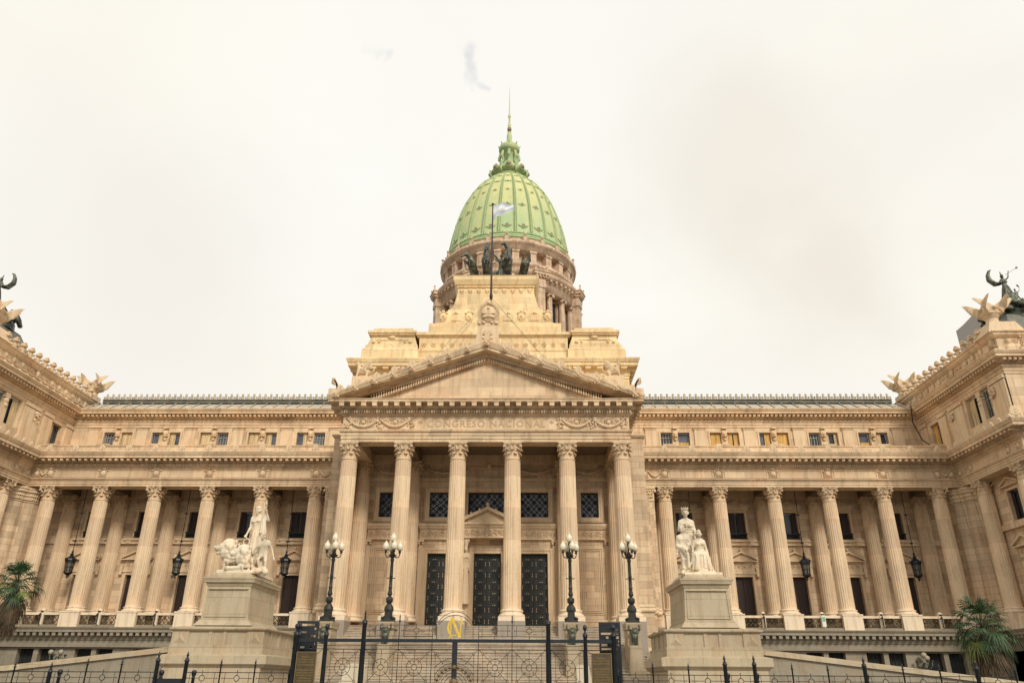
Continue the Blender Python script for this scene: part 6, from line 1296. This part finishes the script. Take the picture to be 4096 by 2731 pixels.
FW=V((sin(yw)*cos(pi_),cos(yw)*cos(pi_),sin(pi_))); ri=V((cos(yw),-sin(yw),0)); up=ri.cross(FW); RI=ri*cos(ro)+up*sin(ro); UP=-ri*sin(ro)+up*cos(ro)
def spot(x,y,r0,r1,warp,sc):     # soft patch of cloud around a direction of the sky, edges broken up by noise
    nz=N.new('ShaderNodeTexNoise'); nz.inputs['Scale'].default_value=sc; nz.inputs['Detail'].default_value=5; L.new(tc.outputs['Generated'],nz.inputs['Vector'])
    a=N.new('ShaderNodeVectorMath'); a.operation='SUBTRACT'; L.new(nz.outputs['Color'],a.inputs[0]); a.inputs[1].default_value=(.5,.5,.5)
    b=N.new('ShaderNodeVectorMath'); b.operation='SCALE'; b.inputs['Scale'].default_value=warp; L.new(a.outputs[0],b.inputs[0])
    c_=N.new('ShaderNodeVectorMath'); c_.operation='ADD'; L.new(tc.outputs['Generated'],c_.inputs[0]); L.new(b.outputs[0],c_.inputs[1])
    e=N.new('ShaderNodeVectorMath'); e.operation='DISTANCE'; L.new(c_.outputs[0],e.inputs[0]); e.inputs[1].default_value=dirv(x,y)
    m_=N.new('ShaderNodeMapRange'); m_.interpolation_type='SMOOTHSTEP'; m_.inputs['From Min'].default_value=r0; m_.inputs['From Max'].default_value=r1; m_.inputs['To Min'].default_value=1; m_.inputs['To Max'].default_value=0; L.new(e.outputs['Value'],m_.inputs['Value']); return m_.outputs[0]
K=1.0
cl=rp(wn(1.1,4,(3.1,.4,1.2)),[(.34,(.94,.895,.80)),(.5,(.98,.95,.865)),(.62,(.99,.975,.915))])
def mul(f,k):
    n=N.new('ShaderNodeMath'); n.operation='MULTIPLY'; L.new(f,n.inputs[0]); n.inputs[1].default_value=k; return n.outputs[0]
cl=mx(mul(rp(wn(2.6,5,(7.3,1.1,4.2)),[(.45,(0,0,0)),(.68,(1,1,1))]),.55),cl,(.90,.855,.785))
cl=mx(mul(spot(2900,720,.01,.17,.4,3.2),.8),cl,(.85,.785,.685)); cl=mx(mul(spot(3300,1050,.0,.14,.4,3.5),.85),cl,(.86,.795,.695))
cl=mx(mul(spot(700,1150,.0,.32,.35,2.0),.7),cl,(.86,.81,.735)); cl=mx(mul(spot(2048,200,.05,.5,.3,1.5),.5),cl,(.97,.965,.92))
for (x_,y_,r_,k_) in ((1872,238,.016,.6),(1895,268,.015,.65),(1912,300,.014,.6),(1478,208,.012,.45),(1535,222,.012,.35),(1955,325,.01,.5)): cl=mx(mul(spot(x_,y_,.002,r_,.075,16),k_),cl,(.68,.69,.71))
sk=N.new('ShaderNodeVectorMath'); sk.operation='SCALE'; sk.inputs['Scale'].default_value=.10; L.new(sky.outputs[0],sk.inputs[0])
col=mx(.95,sk.outputs[0],cl)
L.new(col,bg.inputs['Color']); bg.inputs['Strength'].default_value=1.0
sl_=bpy.data.lights.new('sun','SUN'); sl_.energy=2.3; sl_.angle=R(14); sl_.color=(1,.925,.80); so=bpy.data.objects.new('sun',sl_); COL.objects.link(so)
az=R(25); el=R(SUN_EL); d=V((sin(az)*cos(el),-cos(az)*cos(el),sin(el))); so.rotation_euler=d.to_track_quat('Z','Y').to_euler()
cam=bpy.data.cameras.new('camera'); co=bpy.data.objects.new('camera',cam); COL.objects.link(co); S.camera=co
cam.sensor_width=36; cam.lens=36*3008.157/4096; cam.clip_end=5000; cam.clip_start=.1
yw,pi_,ro=R(-1.07),R(24.275),R(.338)
fw=V((sin(yw)*cos(pi_),cos(yw)*cos(pi_),sin(pi_))); ri=V((cos(yw),-sin(yw),0)); up=ri.cross(fw); r2=ri*cos(ro)+up*sin(ro); u2=-ri*sin(ro)+up*cos(ro)
mt=Matrix((( r2.x,u2.x,-fw.x),(r2.y,u2.y,-fw.y),(r2.z,u2.z,-fw.z))).to_4x4(); mt.translation=V((2.708,-50,1.6)); co.matrix_world=mt
S.view_settings.view_transform='Standard'; S.view_settings.look='None'; S.view_settings.exposure=.08; S.view_settings.gamma=1
S.render.engine='CYCLES'
